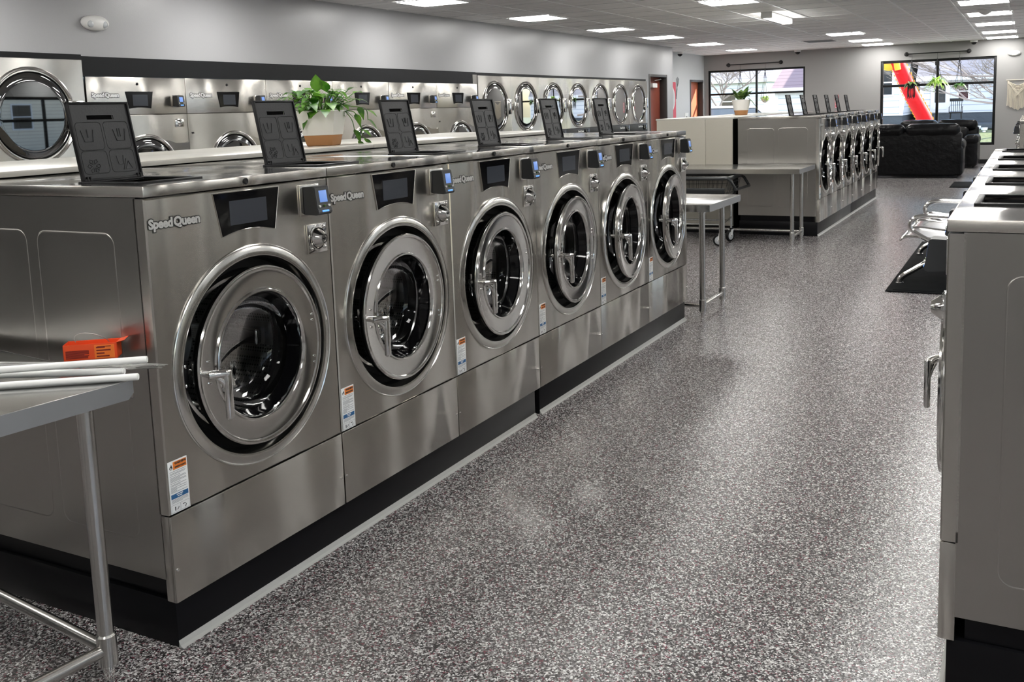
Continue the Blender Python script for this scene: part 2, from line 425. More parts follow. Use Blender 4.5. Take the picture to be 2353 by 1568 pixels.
def card_reader(parent, y, z, sc=1.0):
    mb = MB()
    mb.box((0, y - .012 * sc, z - .052 * sc), (.006, y + .078 * sc, z + .048 * sc), 'chrome', .001)
    pts = [(.006, -.046), (.058, -.048), (.066, -.040), (.060, -.020), (.052, .040), (.047, .044), (.006, .042)]
    mb.prism([(p[0] * sc, p[1] * sc) for p in pts], .070 * sc, 'reader', ((0, y, z), (1, 0, 0), (0, 0, 1), (0, -1, 0)), bev=.0015) if False else None
    # body outline in x/z swept along +y
    t = bmesh.new()
    for yy in (y, y + .070 * sc):
        for p in pts: t.verts.new((p[0] * sc, yy, z + p[1] * sc))
    t.verts.ensure_lookup_table(); n = len(pts)
    t.faces.new([t.verts[i] for i in range(n)]); t.faces.new([t.verts[n + i] for i in range(n)][::-1])
    for i in range(n): t.faces.new((t.verts[i], t.verts[n + i], t.verts[n + (i + 1) % n], t.verts[(i + 1) % n]))
    bmesh.ops.recalc_face_normals(t, faces=t.faces[:])
    bmesh.ops.bevel(t, geom=t.edges[:], offset=.0018, segments=2, affect='EDGES')
    mb.merge(t, 'reader')
    rd = mb.done('card_reader', parent)
    # tilted face from (.060,-.020) to (.052,.040)
    def q(a, b, u0, u1, mat, name, lift=.0012, ea=None):
        mb = MB(); x0, x1 = .0603 - (a + .020) / .06 * .008, .0603 - (b + .020) / .06 * .008
        mb.box((0, 0, 0), (.0007, (u1 - u0) * sc, (b - a) * sc), mat, .0004,
               T=Matrix.Translation((x0 * sc, y + u0 * sc, z + a * sc)) @ Matrix.Rotation(-math.atan2(.008, .06), 4, 'Y'))
        return mb.done(name, rd)
    q(-.008, .030, .018, .055, 'screen_blue', 'reader_screen')
    mb = MB(); mb.box((.060 * sc, y + .020 * sc, z - .0385 * sc), (.0664 * sc, y + .052 * sc, z - .033 * sc), 'led_blue', .001)
    mb.done('swipe_slot_light', rd)
    mb = MB()
    for k, u in enumerate((.012, .035, .058)):
        mb.cyl((.058 * sc, y + u * sc, z - .019 * sc), (.0645 * sc, y + u * sc, z - .0195 * sc), .0036 * sc, ('whiteplastic', 'leafdark', 'whiteplastic')[k], 10)
    mb.done('reader_button', rd)
    return rd

def coin_lock(parent, y, z, sc=1.0):
    mb = MB()
    mb.box((0, y - .045 * sc, z - .048 * sc), (.007, y + .048 * sc, z + .046 * sc), 'chrome', .0015)
    mb.lathe([(.005, .041), (.009, .041), (.010, .036), (.013, .035)], 'chrome', (0, y, z), n=32)
    lk = mb.done('coin_box_plate', parent)
    mb = MB()
    mb.lathe([(.006, .034), (.012, .033), (.034, .017), (.037, .015), (.037, .010), (.035, .009), (.035, .0)], 'chrome', (0, y, z), n=32)
    mb.cyl((.034, y, z), (.038, y, z), .004, 'black', 8)
    mb.done('lock_dome', lk)
    for (a, b) in ((.032, .034), (-.032, -.032), (.034, -.033)):
        mb = MB(); mb.lathe([(.006, .007), (.011, .006), (.013, .003), (.0132, 0)], 'chrome', (0, y + a * sc, z + b * sc), n=12); mb.done('bolt', lk)

def warning_label(parent, y0, z0, w=.068, h=.148):
    mb = MB()
    mb.box((.0, y0, z0), (.0008, y0 + w, z0 + h), 'white', .0002)
    x = .0009; mb.box((x, y0 + .018, z0 + h - .026), (x + .0003, y0 + w - .003, z0 + h - .004), 'orange')
    mb.text('WARNING', .0085, 'ink', FX(x + .0005, y0 + .044, z0 + h - .0095), .0002, .0004)
    mb.text('MISE EN GARDE', .0058, 'ink', FX(x + .0005, y0 + .043, z0 + h - .020), .0002, .0003)
    # flame pictogram
    mb.prism([(0, 0), (.004, .001), (.006, .005), (.004, .010), (.002, .016), (.0, .011), (-.003, .009), (-.005, .005), (-.003, .001)], .0003, 'ink', FXf(x, y0 + .010, z0 + h - .024))
    mb.prism([(0, .001), (.0025, .002), (.002, .005), (0, .008), (-.002, .005), (-.0025, .002)], .0006, 'white', FXf(x, y0 + .010, z0 + h - .024))
    rnd = random.Random(3); zz = z0 + h - .031
    while zz > z0 + .058:
        L = (w - .010) * rnd.choice((1, .97, .9, .6, .95, .35))
        mb.box((x, y0 + .005, zz), (x + .0003, y0 + .005 + L, zz + .0011), 'inkgrey'); zz -= rnd.choice((.0028, .0028, .0046))
    mb.box((x, y0 + .004, z0 + .041), (x + .0003, y0 + w - .004, z0 + .054), 'bluep')
    for (zz, hw_) in ((.0495, .011), (.0445, .008)): mb.box((x, y0 + w / 2 - hw_, z0 + zz), (x + .0005, y0 + w / 2 + hw_, z0 + zz + .0022), 'white')
    for k in range(4): mb.box((x, y0 + .005, z0 + .0375 - k * .0028), (x + .0003, y0 + w - .006 - (k == 3) * .02, z0 + .0385 - k * .0028), 'inkgrey')
    for (a, b) in ((.003, w / 2 - .001), (w / 2 + .001, w - .003)):
        mb.tube([(x, y0 + a, z0 + .003), (x, y0 + b, z0 + .003), (x, y0 + b, z0 + .024), (x, y0 + a, z0 + .024)], .0004, 'inkgrey', 4, closed=True)
    mb.box((x, y0 + .014, z0 + .007), (x + .0004, y0 + .017, z0 + .018), 'ink')
    mb.tube([(x, y0 + .022, z0 + .008), (x, y0 + .026, z0 + .011), (x, y0 + .028, z0 + .016)], .001, 'ink', 5)
    mb.box((x, y0 + w / 2 + .008, z0 + .016), (x + .0004, y0 + w / 2 + .018, z0 + .018), 'ink')
    mb.tube([(x, y0 + w / 2 + .020, z0 + .014), (x, y0 + w / 2 + .018, z0 + .009), (x, y0 + w / 2 + .016, z0 + .006)], .001, 'ink', 5)
    return mb.done('warning_label', parent)

def washer(label, W, LT, loc, rz, group, cyd, czd, rr, ajar=1.5):
    """local: front face at x=0 facing +x, 0..W along +y, z measured from the floor"""
    t = thing('front_load_washer', label, 'washing machine', loc, rz, group)
    D = .89; dz = LT - 1.295; g = .0025; S = .389; PB = .137
    # cabinet sides/back
    mb = MB()
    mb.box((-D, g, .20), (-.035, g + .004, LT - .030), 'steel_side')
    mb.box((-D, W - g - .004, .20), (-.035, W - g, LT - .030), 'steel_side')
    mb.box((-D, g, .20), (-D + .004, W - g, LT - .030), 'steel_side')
    mb.box((-D + .02, g + .02, .138), (-.06, W - g - .02, .21), 'plinth')
    cab = mb.done('cabinet', t)
    # pressed beads in the side sheets
    for side, yy in ((0, g), (1, W - g)):
        mb = MB()
        for (a, b) in ((-.445, -.128), (-.785, -.492)):
            mb.tube([(p[0], yy + (.0022 if side == 0 else -.0022), p[1]) for p in rrect(a, b, .302, LT - .128, .035, 6)], .0032, 'steel_side', 8, closed=True)
        mb.done('pressed_rib', cab)
    # front sheets
    mb = MB(); panel_with_hole(mb, g, W - g, S + .0015, LT - .033, cyd, czd, rr - .035, 'steel')
    mb.done('front_panel', t)
    mb = MB(); mb.box((-.012, g, PB), (0, W - g, S - .0015), 'steel', .003, 2)
    for yy in (g, W - g - .004): mb.box((-.038, yy, PB), (-.006, yy + .004, S - .0015), 'steel', .001)
    lp = mb.done('lower_panel', t)
    for yy in (.013, W - .013):
        mb = MB(); mb.lathe([(0, .005), (.002, .0045), (.003, .002), (.0031, 0)], 'chrome', (0, yy, .232), n=12)
        mb.done('screw', lp)
    # lid with a lip all round, opening for the dispenser
    oy0, oy1, ox0, ox1 = .09, .30, -.335, -.115
    if W < .7: oy0, oy1 = .06, .31; ox0, ox1 = -.30, -.05
    mb = MB(); z1 = LT
    for (a, b) in (((-D, g), (ox0, W - g)), ((ox1, g), (.0, W - g)), ((ox0, g), (ox1, oy0)), ((ox0, oy1), (ox1, W - g))):
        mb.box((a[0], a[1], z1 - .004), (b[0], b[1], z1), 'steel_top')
    mb.box((-.004, g, LT - .0285), (.0015, W - g, z1 + .0005), 'steel', .002)
    mb.box((-D, g - .001, LT - .0285), (.001, g + .004, z1 + .0005), 'steel', .0018)
    mb.box((-D, W - g - .004, LT - .0285), (.001, W - g + .001, z1 + .0005), 'steel', .0018)
    mb.box((-D, g, LT - .0285), (-D + .004, W - g, z1), 'steel')
    lid = mb.done('top_panel', t)
    mb = MB()
    mb.lathe([(.0, .0095), (.0035, .0095), (.005, .007), (.0045, .0045), (.0035, 0)], 'black', (.0015, W / 2, LT - .0145), n=18)
    mb.done('lock_plug', lid)
    # dispenser
    mb = MB(); e = .012
    for (a, b) in (((ox0 - e, oy0 - e), (ox0 + .006, oy1 + e)), ((ox1 - .006, oy0 - e), (ox1 + e, oy1 + e)), ((ox0, oy0 - e), (ox1, oy0 + .006)), ((ox0, oy1 - .006), (ox1, oy1 + e))):
        mb.box((a[0], a[1], z1 - .002), (b[0], b[1], z1 + .005), 'black', .002)
    mb.box((ox0, oy0, z1 - .10), (ox1, oy1, z1 - .095), 'black')
    for (a, b) in (((ox0, oy0), (ox0 + .003, oy1)), ((ox1 - .003, oy0), (ox1, oy1)), ((ox0, oy0), (ox1, oy0 + .003)), ((ox0, oy1 - .003), (ox1, oy1)), ((ox0, (oy0 + oy1) / 2), (ox1, (oy0 + oy1) / 2 + .004))):
        mb.box((a[0], a[1], z1 - .10), (b[0], b[1], z1 - .01), 'black')
    dt = mb.done('dispenser_tray', t)
    fw = (oy1 - oy0) / 2; fc = (oy0 + oy1) / 2; fh = .232
    # open flap, hinged at the back of the opening and leaning back
    Tm = Matrix.Translation((ox0 - .004, fc, z1 + .003)) @ Matrix.Rotation(-R(11), 4, 'Y')
    mb = MB()
    sh, slot_h = .046, .013; zc = fh - .045
    mb.box((-.006, -fw, 0), (-.002, fw, zc - slot_h / 2), 'flap', T=Tm)
    mb.box((-.006, -fw, zc + slot_h / 2), (-.002, fw, fh), 'flap', T=Tm)
    mb.box((-.006, -fw, zc - slot_h / 2), (-.002, -sh, zc + slot_h / 2), 'flap', T=Tm)
    mb.box((-.006, sh, zc - slot_h / 2), (-.002, fw, zc + slot_h / 2), 'flap', T=Tm)
    mb.box((-.009, -sh, zc - slot_h / 2), (-.007, sh, zc + slot_h / 2), 'dark', T=Tm)  # near-black sheet behind the grip slot stands for its shade
    for (a, b) in (((-fw, 0), (-fw + .006, fh)), ((fw - .006, 0), (fw, fh)), ((-fw, fh - .006), (fw, fh)), ((-fw, 0), (fw, .008))):
        mb.box((-.010, a[0], a[1]), (.004, b[0], b[1]), 'black', .0015, T=Tm)
    for yy in (-fw + .012, -fw + .022, fw - .012, fw - .022): mb.box((-.002, yy, 0), (.006, yy + .004, .014), 'black', T=Tm)
    fl = mb.done('dispenser_cover', t)
    mb = MB(); em = []
    for (a, b, c, d) in ((-fw + .014, -.004, fh * .395, fh * .745), (.004, fw - .014, fh * .395, fh * .745), (-fw + .014, -.004, .022, fh * .38), (.004, fw - .014, .022, fh * .38)):
        em.append(rrect(a, b, c, d, .012, 4))
    for e_ in em: mb.tube([Tm @ V((-.002, p[0], p[1])) for p in e_], .0012, 'flap', 5, closed=True)
    def line(pts, r=.0013): mb.tube([Tm @ V((-.0015, p[0], p[1])) for p in pts], r, 'flap', 5)
    for (cy_, bars) in ((-fw / 2 - .003, (0,)), (fw / 2 + .003, (-.006, .002))):
        zc_ = fh * .50; line([(cy_ - .021, zc_ + .034), (cy_ - .014, zc_), (cy_ + .014, zc_), (cy_ + .021, zc_ + .034)], .0018)
        for b_ in bars: line([(cy_ + b_, zc_ + .012), (cy_ + b_, zc_ + .036)], .0018)
    for k in range(6):
        a = k * pi / 3; c0 = (-fw / 2 - .003, fh * .19)
        line([(c0[0] + .006 * cos(a), c0[1] + .006 * sin(a)), (c0[0] + .017 * cos(a + .35), c0[1] + .017 * sin(a + .35)), (c0[0] + .022 * cos(a), c0[1] + .022 * sin(a)), (c0[0] + .017 * cos(a - .35), c0[1] + .017 * sin(a - .35)), (c0[0] + .006 * cos(a), c0[1] + .006 * sin(a))])
    c0 = fw / 2
    line([(c0 - .026, .07), (c0 - .022, .045), (c0 - .006, .045), (c0 - .002, .07)]); line([(c0 + .0, .030), (c0 + .012, .052), (c0 + .024, .030), (c0 + .0, .030)]); line([(c0 - .008, .028), (c0 + .006, .060)])
    mb.done('embossed_symbols', fl)
    # controls
    k = 1.0 if W > .7 else .88
    cy = .378 * (W / .75)
    top = []
    hw, hb = .135 * k, .109 * k
    pts = [(-hw, 1.252 + dz), (hw, 1.252 + dz)]
    for i in range(9):
        u = 1 - 2 * i / 8; pts.append((hb * u, 1.128 + dz + .014 * (1 - u * u)))
    mb = MB(); mb.prism([(p[0], p[1]) for p in pts[::-1]], .0035, 'blackgloss', FXf(0, cy, 0), bev=.001)
    dp = mb.done('control_display', t)
    mb = MB(); hs = .0765 * k
    mb.box((.0036, cy - hs, 1.157 + dz), (.0042, cy + hs, 1.228 + dz), 'screen_off'); mb.done('touch_screen', dp)
    mb = MB()
    mb.tube([(.001, cy + p[0] * 1.012, p[1] + (.0015 if p[1] > 1.2 + dz else -.0015)) for p in pts], .0022, 'steel', 6, closed=True)
    mb.done('display_rim', dp)
    badge(.100 * W / .75, 1.192 + dz, .0345 * k, x=.0012).done('brand_badge', t)
    card_reader(t, W - .130, 1.200 + dz, k)
    coin_lock(t, W - .074, 1.072 + dz, k)
    warning_label(t, .007, .3935)
    # door: pressed surround, gasket, swinging door with handle and bowl glass
    C = (0, cyd, czd)
    mb = MB()
    mb.lathe([(-.001, rr), (.004, rr - .0015), (.0055, rr - .004), (.0035, rr - .007), (.0045, rr - .010), (.0075, rr - .022), (.0085, rr - .030), (.0070, rr - .036), (.000, rr - .039), (-.04, rr - .040)], 'chrome_ring', C, n=96)
    mb.done('door_surround', t)
    mb = MB()
    mb.lathe([(-.03, rr - .039), (-.055, rr - .046), (-.055, rr - .075), (-.075, rr - .085), (-.080, rr - .105), (-.12, rr - .115)], 'rubber', C, n=64)
    gk = mb.done('door_gasket', t)
    mb = MB(); mb.lathe([(-.078, rr - .100), (-.074, rr - .108), (-.082, rr - .113)], 'chrome_ring', C, n=64); mb.done('tub_ring', gk)
    rd = .270 * rr / .335
    hx, hyy = .020, cyd + rd
    CD = (0, -rd, 0)     # door is modelled about its hinge line so that it can stand ajar
    mb = MB()
    mb.lathe([(-.030, rd - .012), (-.029, rd - .004), (-.024, rd - .001), (-.006, rd), (-.001, rd - .003), (.0, rd - .007), (-.002, rd - .013), (-.006, rd - .016), (-.0065, rd - .020),
              (-.010, rd - .062), (-.010, rd - .070), (-.005, rd - .073), (-.005, rd - .078), (-.010, rd - .082), (-.020, rd - .084)], 'chrome', CD, n=96)
    door = mb.done('door', t); door.location = (hx, hyy, czd); door.rotation_euler = (0, 0, R(ajar))
    mb = MB()
    mb.lathe([(-.030, rd - .010), (-.040, rd - .020), (-.042, rd - .060), (-.064, rd - .096), (-.060, rd - .098), (-.018, rd - .083)], 'blackgloss', CD, n=64); mb.done('door_seal', door)
    mb = MB()
    mb.lathe([(-.018, rd - .084), (-.062, rd - .092), (-.105, rd - .112), (-.130, rd - .150), (-.138, 0)], 'bowl', CD, n=56)
    mb.done('door_glass', door)
    mb = MB()
    hy, hz = -2 * rd + .020, .004
    mb.tube([(-.050, hy - .004, hz + .002), (.010, hy - .002, hz + .002), (.030, hy + .004, hz + .001)], .0, 'chrome', 14, rads=[.009, .010, .0125])
    mb.tube([(.022, hy - .008, hz), (.034, hy + .012, hz), (.042, hy + .030, hz - .001), (.046, hy + .040, hz - .004)], .0, 'chrome', 14, rads=[.0115, .012, .0125, .0125])
    mb.box((.038, hy + .026, hz - .138), (.056, hy + .052, hz + .009), 'chrome', .0085, 4, smooth=True)
    mb.tube([(.030, hy + .014, hz - .008), (.040, hy + .030, hz - .026), (.046, hy + .036, hz - .05)], .0, 'chrome', 12, rads=[.008, .009, .007])
    mb.cyl((-.034, hy - .004, hz + .002), (-.022, hy - .004, hz + .002), .015, 'galv', 14); mb.cyl((-.036, hy - .004, hz), (-.036, hy - .004, hz + .035), .006, 'galv', 10)
    mb.done('door_handle', door)
    for (a, b) in ((rd - .030, .075), (rd - .030, .057), (rd - .030, -.062), (rd - .030, -.082), (-rd + .042, -.030), (-rd + .042, .032)):
        mb = MB(); mb.lathe([(.0, .0045), (.0035, .004), (.005, 0)], 'chrome', (-.008, -rd + a * cos(.2), b), n=10)
        mb.done('door_screw', door)
    mb = MB()
    mb.box((-.048, cyd - rr + .052, czd - .040), (-.020, cyd - rr + .080, czd + .040), 'black', .004)
    lt = mb.done('door_latch', t)
    for b in (-.030, .026):
        mb = MB(); mb.lathe([(0, .0065), (.004, .006), (.006, .003), (.0062, 0)], 'chrome', (-.020, cyd - rr + .066, czd + b), n=12); mb.done('latch_bolt', lt)
    # drum
    mb = MB()
    mb.lathe([(-.125, rd - .07), (-.14, rd - .045), (-.48, rd - .045), (-.50, rd - .06), (-.51, 0)], 'drum', C, n=56)
    for k_ in range(3):
        a = k_ * 2 * pi / 3 + .5
        mb.box((-.47, -.03, rd - .10), (-.17, .03, rd - .05), 'chrome_ring', .012, 3, T=Matrix.Translation((0, cyd, czd)) @ Matrix.Rotation(a, 4, 'X'))
    mb.done('drum', t)
    return t

NA = ['nearest washer of the left row, its ribbed steel side facing the camera', 'second washer of the left row, next after the one whose side shows', 'third washer of the left row, standing above the gap in the black plinth',
      'fourth washer of the left row, just beyond the gap in the black plinth', 'fifth washer of the left row, next to last before the steel table', 'last washer of the left row, beside the end of the steel worktable']
XA, YA, WA = 0.0, 0.0, .75
wa = washer(NA[0], WA, 1.295, (0, 0, 0), 0, 'washers in the long left row', .382, .757, .335)
for i in range(1, 6): dup(wa, (0, i * WA, 0), 0, NA[i], 'washers in the long left row', ajar=(0, 2, 3, 4, 5, 6.3)[i])
ND = ['nearest washer of the rear island, its ribbed side behind the far worktable', 'second washer from the near end of the rear island', 'third washer from the near end of the rear island', 'third washer from the sofa end of the rear island', 'next to last washer of the rear island towards the sofas', 'last washer of the rear island, its front right beside the black sofa']
for i in range(6): dup(wa, (.04, 8.935 + i * WA, .018), 0, ND[i], 'washers in the rear island', ajar=7 + .4 * i)
NB = ['nearest machine at the right edge, large ribbed side panel facing the camera', 'second washer of the right row, behind the large side panel', 'third washer of the right row, middle black dispenser tray', 'fourth washer of the right row, next to last tray', 'farthest washer of the right row, smallest tray before the bench']
XB, YB, WB = 1.885, .669, .662
wb = washer(NB[0], WB, 1.177, (XB, YB + WB, 0), pi, 'smaller washers in the right row', .335, .700, .300)
for i in range(1, 5): dup(wb, (XB, YB + (i + 1) * WB, 0), pi, NB[i], 'smaller washers in the right row', ajar=1)
NC = ['nearest of the distant washers glimpsed at the right edge beneath the macrame', 'second of the distant right-edge washers beneath the macrame', 'third of the distant right-edge washers beneath the macrame', 'fourth of the distant right-edge washers beneath the macrame']
for i in range(4): dup(wb, (1.95, 9.0 + (i + 1) * WB, .035), pi, NC[i], 'distant washers at the right edge')

# plinths
def plinth(name, x0, x1, y0, y1, h, label, side=1, dz=0):
    mb = MB(); mb.box((x0, y0, 0), (x1, y1, h), 'plinth', .002)
    p = mb.done('machine_plinth')
    tag(p, label, 'plinth')
    mb = MB(); xf = x1 if side > 0 else x0
    mb.prism([(0, 0), (side * .016, 0), (side * .006, .006), (0, .02)], y1 - y0, 'cove', ((xf, y0, 0), (1, 0, 0), (0, 0, 1), (0, 1, 0)))
    c = mb.done('sealant_bead', p); return p
plinth('p', -.88, -.016, .010, 2.215, .1365, 'black plinth under the three nearest washers of the left row')
plinth('p', -.88, -.016, 2.262, 4.485, .1365, 'black plinth under the farther three washers of the left row')
plinth('p', -.84, .02, 8.950, 11.15, .1545, 'black plinth under the near half of the rear island washers')
plinth('p', -.84, .02, 11.16, 13.42, .1545, 'black plinth under the sofa end of the rear island')
plinth('p', 1.905, 2.765, .679, 3.97, .1365, 'black plinth under the right row of washers', -1)
plinth('p', 1.97, 2.83, 9.02, 11.62, .1715, 'black plinth under the distant right-edge washers', -1)

# laminate service chase with counter top, back to back behind each row
def chase(y0, y1, label, label2, xf=-.915, xb=-1.81):
    t = thing('service_chase', label, 'cabinet', ((xf + xb) / 2, (y0 + y1) / 2, 0))
    cx, cy = (xf + xb) / 2, (y0 + y1) / 2
    L = (y1 - y0)
    for a, b in ((xb, -1.23), (-1.227, xf)):
        mb = MB(); mb.box((a - cx, y0 - cy, .09), (b - cx, y0 - cy + .018, 1.298), 'beige', .001)
        for zz in (.25, 1.2): mb.cyl((b - cx - .05, y0 - cy + .001, zz), (b - cx - .05, y0 - cy - .002, zz), .006, 'beige', 10)
        mb.done('end_panel', t)
    mb = MB(); mb.box((xb - cx, y0 - cy + .02, .05), (xb - cx + .018, y1 - cy, 1.298), 'beige'); mb.box((xf - cx - .018, y0 - cy + .02, .05), (xf - cx, y1 - cy, 1.298), 'dark')  # board towards the washers coloured near-black for the shade in the gap
    mb.box((xb - cx, y1 - cy - .018, .05), (xf - cx, y1 - cy, 1.298), 'beige'); mb.box((xb - cx + .03, y0 - cy + .03, 0), (xf - cx - .03, y1 - cy - .03, .09), 'plinth')
    mb.done('side_panel', t)
    n = max(2, round(L / 2.4)); mb = MB()
    for i in range(n):
        a = y0 + L * i / n; b = y0 + L * (i + 1) / n - .003
        mb.box((xb - .012, a, 1.2985), (xf + .012, b, 1.318), 'countertop', .002)
    o = mb.done('counter_top'); tag(o, label2, 'counter'); return t
chase(.02, 4.46, 'beige laminate chase behind the left row of washers', 'pale laminate counter top carrying the pothos, behind the left washers')
chase(8.95, 13.4, 'beige laminate chase with seamed end panel beside the rear island washers', 'pale laminate counter top of the rear island under the broad-leaved plant')

# ------------------------------------------------------------------ room shell
X0, X1, Y0, Y1, ZC = -4.57, 4.60, -4.6, 21.6, 2.67
mb = MB(); mb.box((-6.2, Y0 - .2, -.08), (X1 + .2, Y1 + .2, 0), 'floor'); struct(mb.done('floor'))
mb = MB(); mb.box((-6.2, Y0 - .2, ZC), (X1 + .2, Y1 + .2, ZC + .1), 'ceil'); struct(mb.done('ceiling'))
def wallgrid(name, mat, ax, c0, c1, u0, u1, z0, z1, holes):
    us = sorted({u0, u1, *[h[0] for h in holes], *[h[1] for h in holes]}); zs = sorted({z0, z1, *[h[2] for h in holes], *[h[3] for h in holes]})
    mb = MB()
    for i in range(len(us) - 1):
        for j in range(len(zs) - 1):
            um, zm = (us[i] + us[i + 1]) / 2, (zs[j] + zs[j + 1]) / 2
            if any(h[0] < um < h[1] and h[2] < zm < h[3] for h in holes): continue
            if ax == 'y': mb.box((us[i], c0, zs[j]), (us[i + 1], c1, zs[j + 1]), mat)
            else: mb.box((c0, us[i], zs[j]), (c1, us[i + 1], zs[j + 1]), mat)
    bmesh.ops.remove_doubles(mb.bm, verts=mb.bm.verts[:], dist=1e-5)
    dbl = {}
    for f in mb.bm.faces:
        k = tuple(sorted(v.index for v in f.verts)); dbl.setdefault(tuple(round(x, 4) for x in f.calc_center_median()), []).append(f)
    bmesh.ops.delete(mb.bm, geom=[f for l in dbl.values() if len(l) > 1 for f in l], context='FACES_ONLY')
    return struct(mb.done(name))
W1 = (-5.02, -2.69, .404, 2.29); W2 = (-1.01, 1.35, .404, 2.315)
wallgrid('wall_back', 'wallback', 'y', Y1, Y1 + .22, -6.2, X1 + .2, 0, ZC, [W1, W2])
W3, W4, W5 = (4.7, 11.3, .25, 2.12), (14.0, 18.6, .45, 2.2), (-3.6, .6, 1.0, 2.12)
wallgrid('wall_right', 'wallwhite', 'x', X1, X1 + .22, Y0, Y1, 0, ZC, [W3, W4, W5])
wallgrid('wall_front', 'wall', 'y', Y0 - .22, Y0, -6.2, X1 + .2, 0, ZC, [])
D1 = (16.20, 17.25, 0, 2.10)
TD = 16.03
wallgrid('wall_left', 'wall', 'x', X0 - .2, X0, TD, 17.62, 0, ZC, [D1])
mb = MB(); mb.box((X0 - .2, Y0, 1.995), (X0, TD, ZC), 'wall'); struct(mb.done('wall_left_upper'))
mb = MB(); mb.box((X0 - .2, Y0, 0), (X0, -.30, 1.995), 'bulk'); struct(mb.done('wall_left_near'))
D2 = (20.46, 21.50, 0, 2.07)
wallgrid('wall_left_recess', 'wallwhite', 'x', -5.32, -5.12, 17.42, Y1, 0, ZC, [D2])
mb = MB(); mb.box((-5.12, 17.42, 0), (X0 - .2, 17.62, ZC), 'wallwhite'); struct(mb.done('wall_return'))
mb = MB(); mb.box((-6.2, -.4, 0), (-6.05, 16.2, 2.1), 'dark'); struct(mb.done('wall_service'))
mb = MB(); mb.box((-2.6, Y1 - .014, 0), (X1, Y1, .09), 'rubber', .002); struct(mb.done('baseboard_back'))
mb = MB(); mb.box((X0, 17.25 + .05, 0), (X0 + .012, 17.60, .09), 'rubber'); struct(mb.done('baseboard_left'))

# ceiling grid
mb = MB(); g = .6435
ys = [Y0 + .32 + .635 * k for k in range(42)]
for k in range(-10, 15):
    x = .44 + g * k
    if -5.1 < x < X1: mb.box((x - .0125, Y0, ZC - .006), (x + .0125, Y1, ZC + .001), 'tbar')
gy = [9.49 + .635 * k for k in range(-22, 20)]
for y in gy: mb.box((-5.1, y - .0115, ZC - .0045), (X1, y + .0115, ZC + .001), 'tbar')
struct(mb.done('trim_1'))
# panel lights
def ceiling_light(x, y, label):
    t = thing('ceiling_light', label, 'ceiling light', (x + .32, y + .31, ZC - .012), 0, 'recessed square ceiling lights')
    return t
proto = None
def place_light(x, y, label):
    global proto
    loc = (x + .322, y + .3, ZC - .009)
    if proto is None:
        proto = thing('ceiling_light', label, 'ceiling light', loc, 0, 'recessed square ceiling lights')
        mb = MB()
        for (a, b) in (((-.305, -.292), (-.288, .292)), ((.288, -.292), (.305, .292)), ((-.305, -.292), (.305, -.275)), ((-.305, .275), (.305, .292))):
            mb.box((a[0], a[1], -.004), (b[0], b[1], .004), 'tbar')
        mb.done('light_frame', proto)
        mb = MB(); mb.box((-.288, -.275, -.001), (.288, .275, .003), 'diffuser'); mb.done('light_diffuser', proto)
    else: dup(proto, loc, 0, label)
XL, XM, XR, XQ = -4.062, -1.488, 1.094, 3.66
ordn = ['nearest', 'second', 'third', 'fourth', 'fifth', 'sixth']
for i, y in enumerate((6.97, 9.51, 12.0, 14.4, 16.98, 19.62)): place_light(XL, y, '%s visible ceiling panel light in the line along the left wall' % ordn[i].replace('sixth', 'farthest'))
place_light(XM, 9.43, 'middle-line ceiling panel light cut by the top edge of the photo')
for i, y in enumerate((16.52, 18.96, 20.70)): place_light(XM + .16, y, '%s of three panel lights above the rear island washers' % ('first', 'second', 'farthest')[i])
for i, y in enumerate((11.98, 14.06, 16.35, 18.78, 20.75)): place_light(XR + .04, y, '%s panel light in the line above the right row and the macrame' % ordn[i])
for x in (XL, XM, XR, XQ):
    for y in (4.4, 1.9, -.6, -3.1): place_light(x, y, 'recessed panel light above or behind the camera, outside the photo')
place_light(XR, 9.2, 'panel light of the right line just above the top edge of the photo'); place_light(XM, 6.9, 'panel light of the middle line just above the top edge of the photo')
place_light(XR, 6.8, 'panel light of the right line above the right row, outside the photo')
for y in (6.9, 9.5, 12, 14.5, 17, 19.6): place_light(XQ, y, 'panel light in the line along the right wall, outside the photo')
# strip light, vent, sensor, cameras, emergency lights
t = thing('strip_light', 'white wraparound strip light mounted under the middle of the ceiling', 'ceiling light', (-1.13, 11.4, ZC))
mb = MB(); mb.box((-.075, 0, -.02), (.075, 1.25, 0), 'whiteplastic', .003); mb.box((-.075, 0, -.085), (.075, .02, -.02), 'whiteplastic', .003); mb.box((-.075, 1.23, -.085), (.075, 1.25, -.02), 'whiteplastic', .003); mb.done('strip_housing', t)
mb = MB(); mb.box((-.062, .021, -.082), (.062, 1.229, -.021), 'diffuser', .015, 3); mb.done('strip_diffuser', t)
mb = MB(); mb.box((-.30, 0, -.012), (.30, .6, 0), 'tbar', .002)
for k in range(9): mb.box((-.27, .03 + k * .062, -.018), (.27, .05 + k * .062, -.011), 'inkgrey')
tag(mb.done('ceiling_vent'), 'slatted air vent in the ceiling between the two light lines', 'vent', loc=(-1.75, 18.1, ZC))
mb = MB(); mb.lathe([(0, .115), (-.012, .11), (-.055, .055), (-.075, .02), (-.076, 0)], 'whiteplastic', (0, 0, 0), 'z', 24)
tag(mb.done('ceiling_sensor'), 'white cone shaped sensor on the ceiling in front of the right light line', 'sensor', loc=(1.42, 13.6, ZC))
def dome(loc, label):
    t = thing('dome_camera', label, 'security camera', loc, 0, 'dome security cameras')
    mb = MB(); mb.lathe([(0, .075), (-.03, .075), (-.045, .068), (-.05, .05)], 'whiteplastic', (0, 0, 0), 'z', 24, cap=False); mb.done('camera_base', t)
    mb = MB(); mb.sphere((0, 0, -.05), .055, 'blackgloss'); mb.done('camera_dome', t)
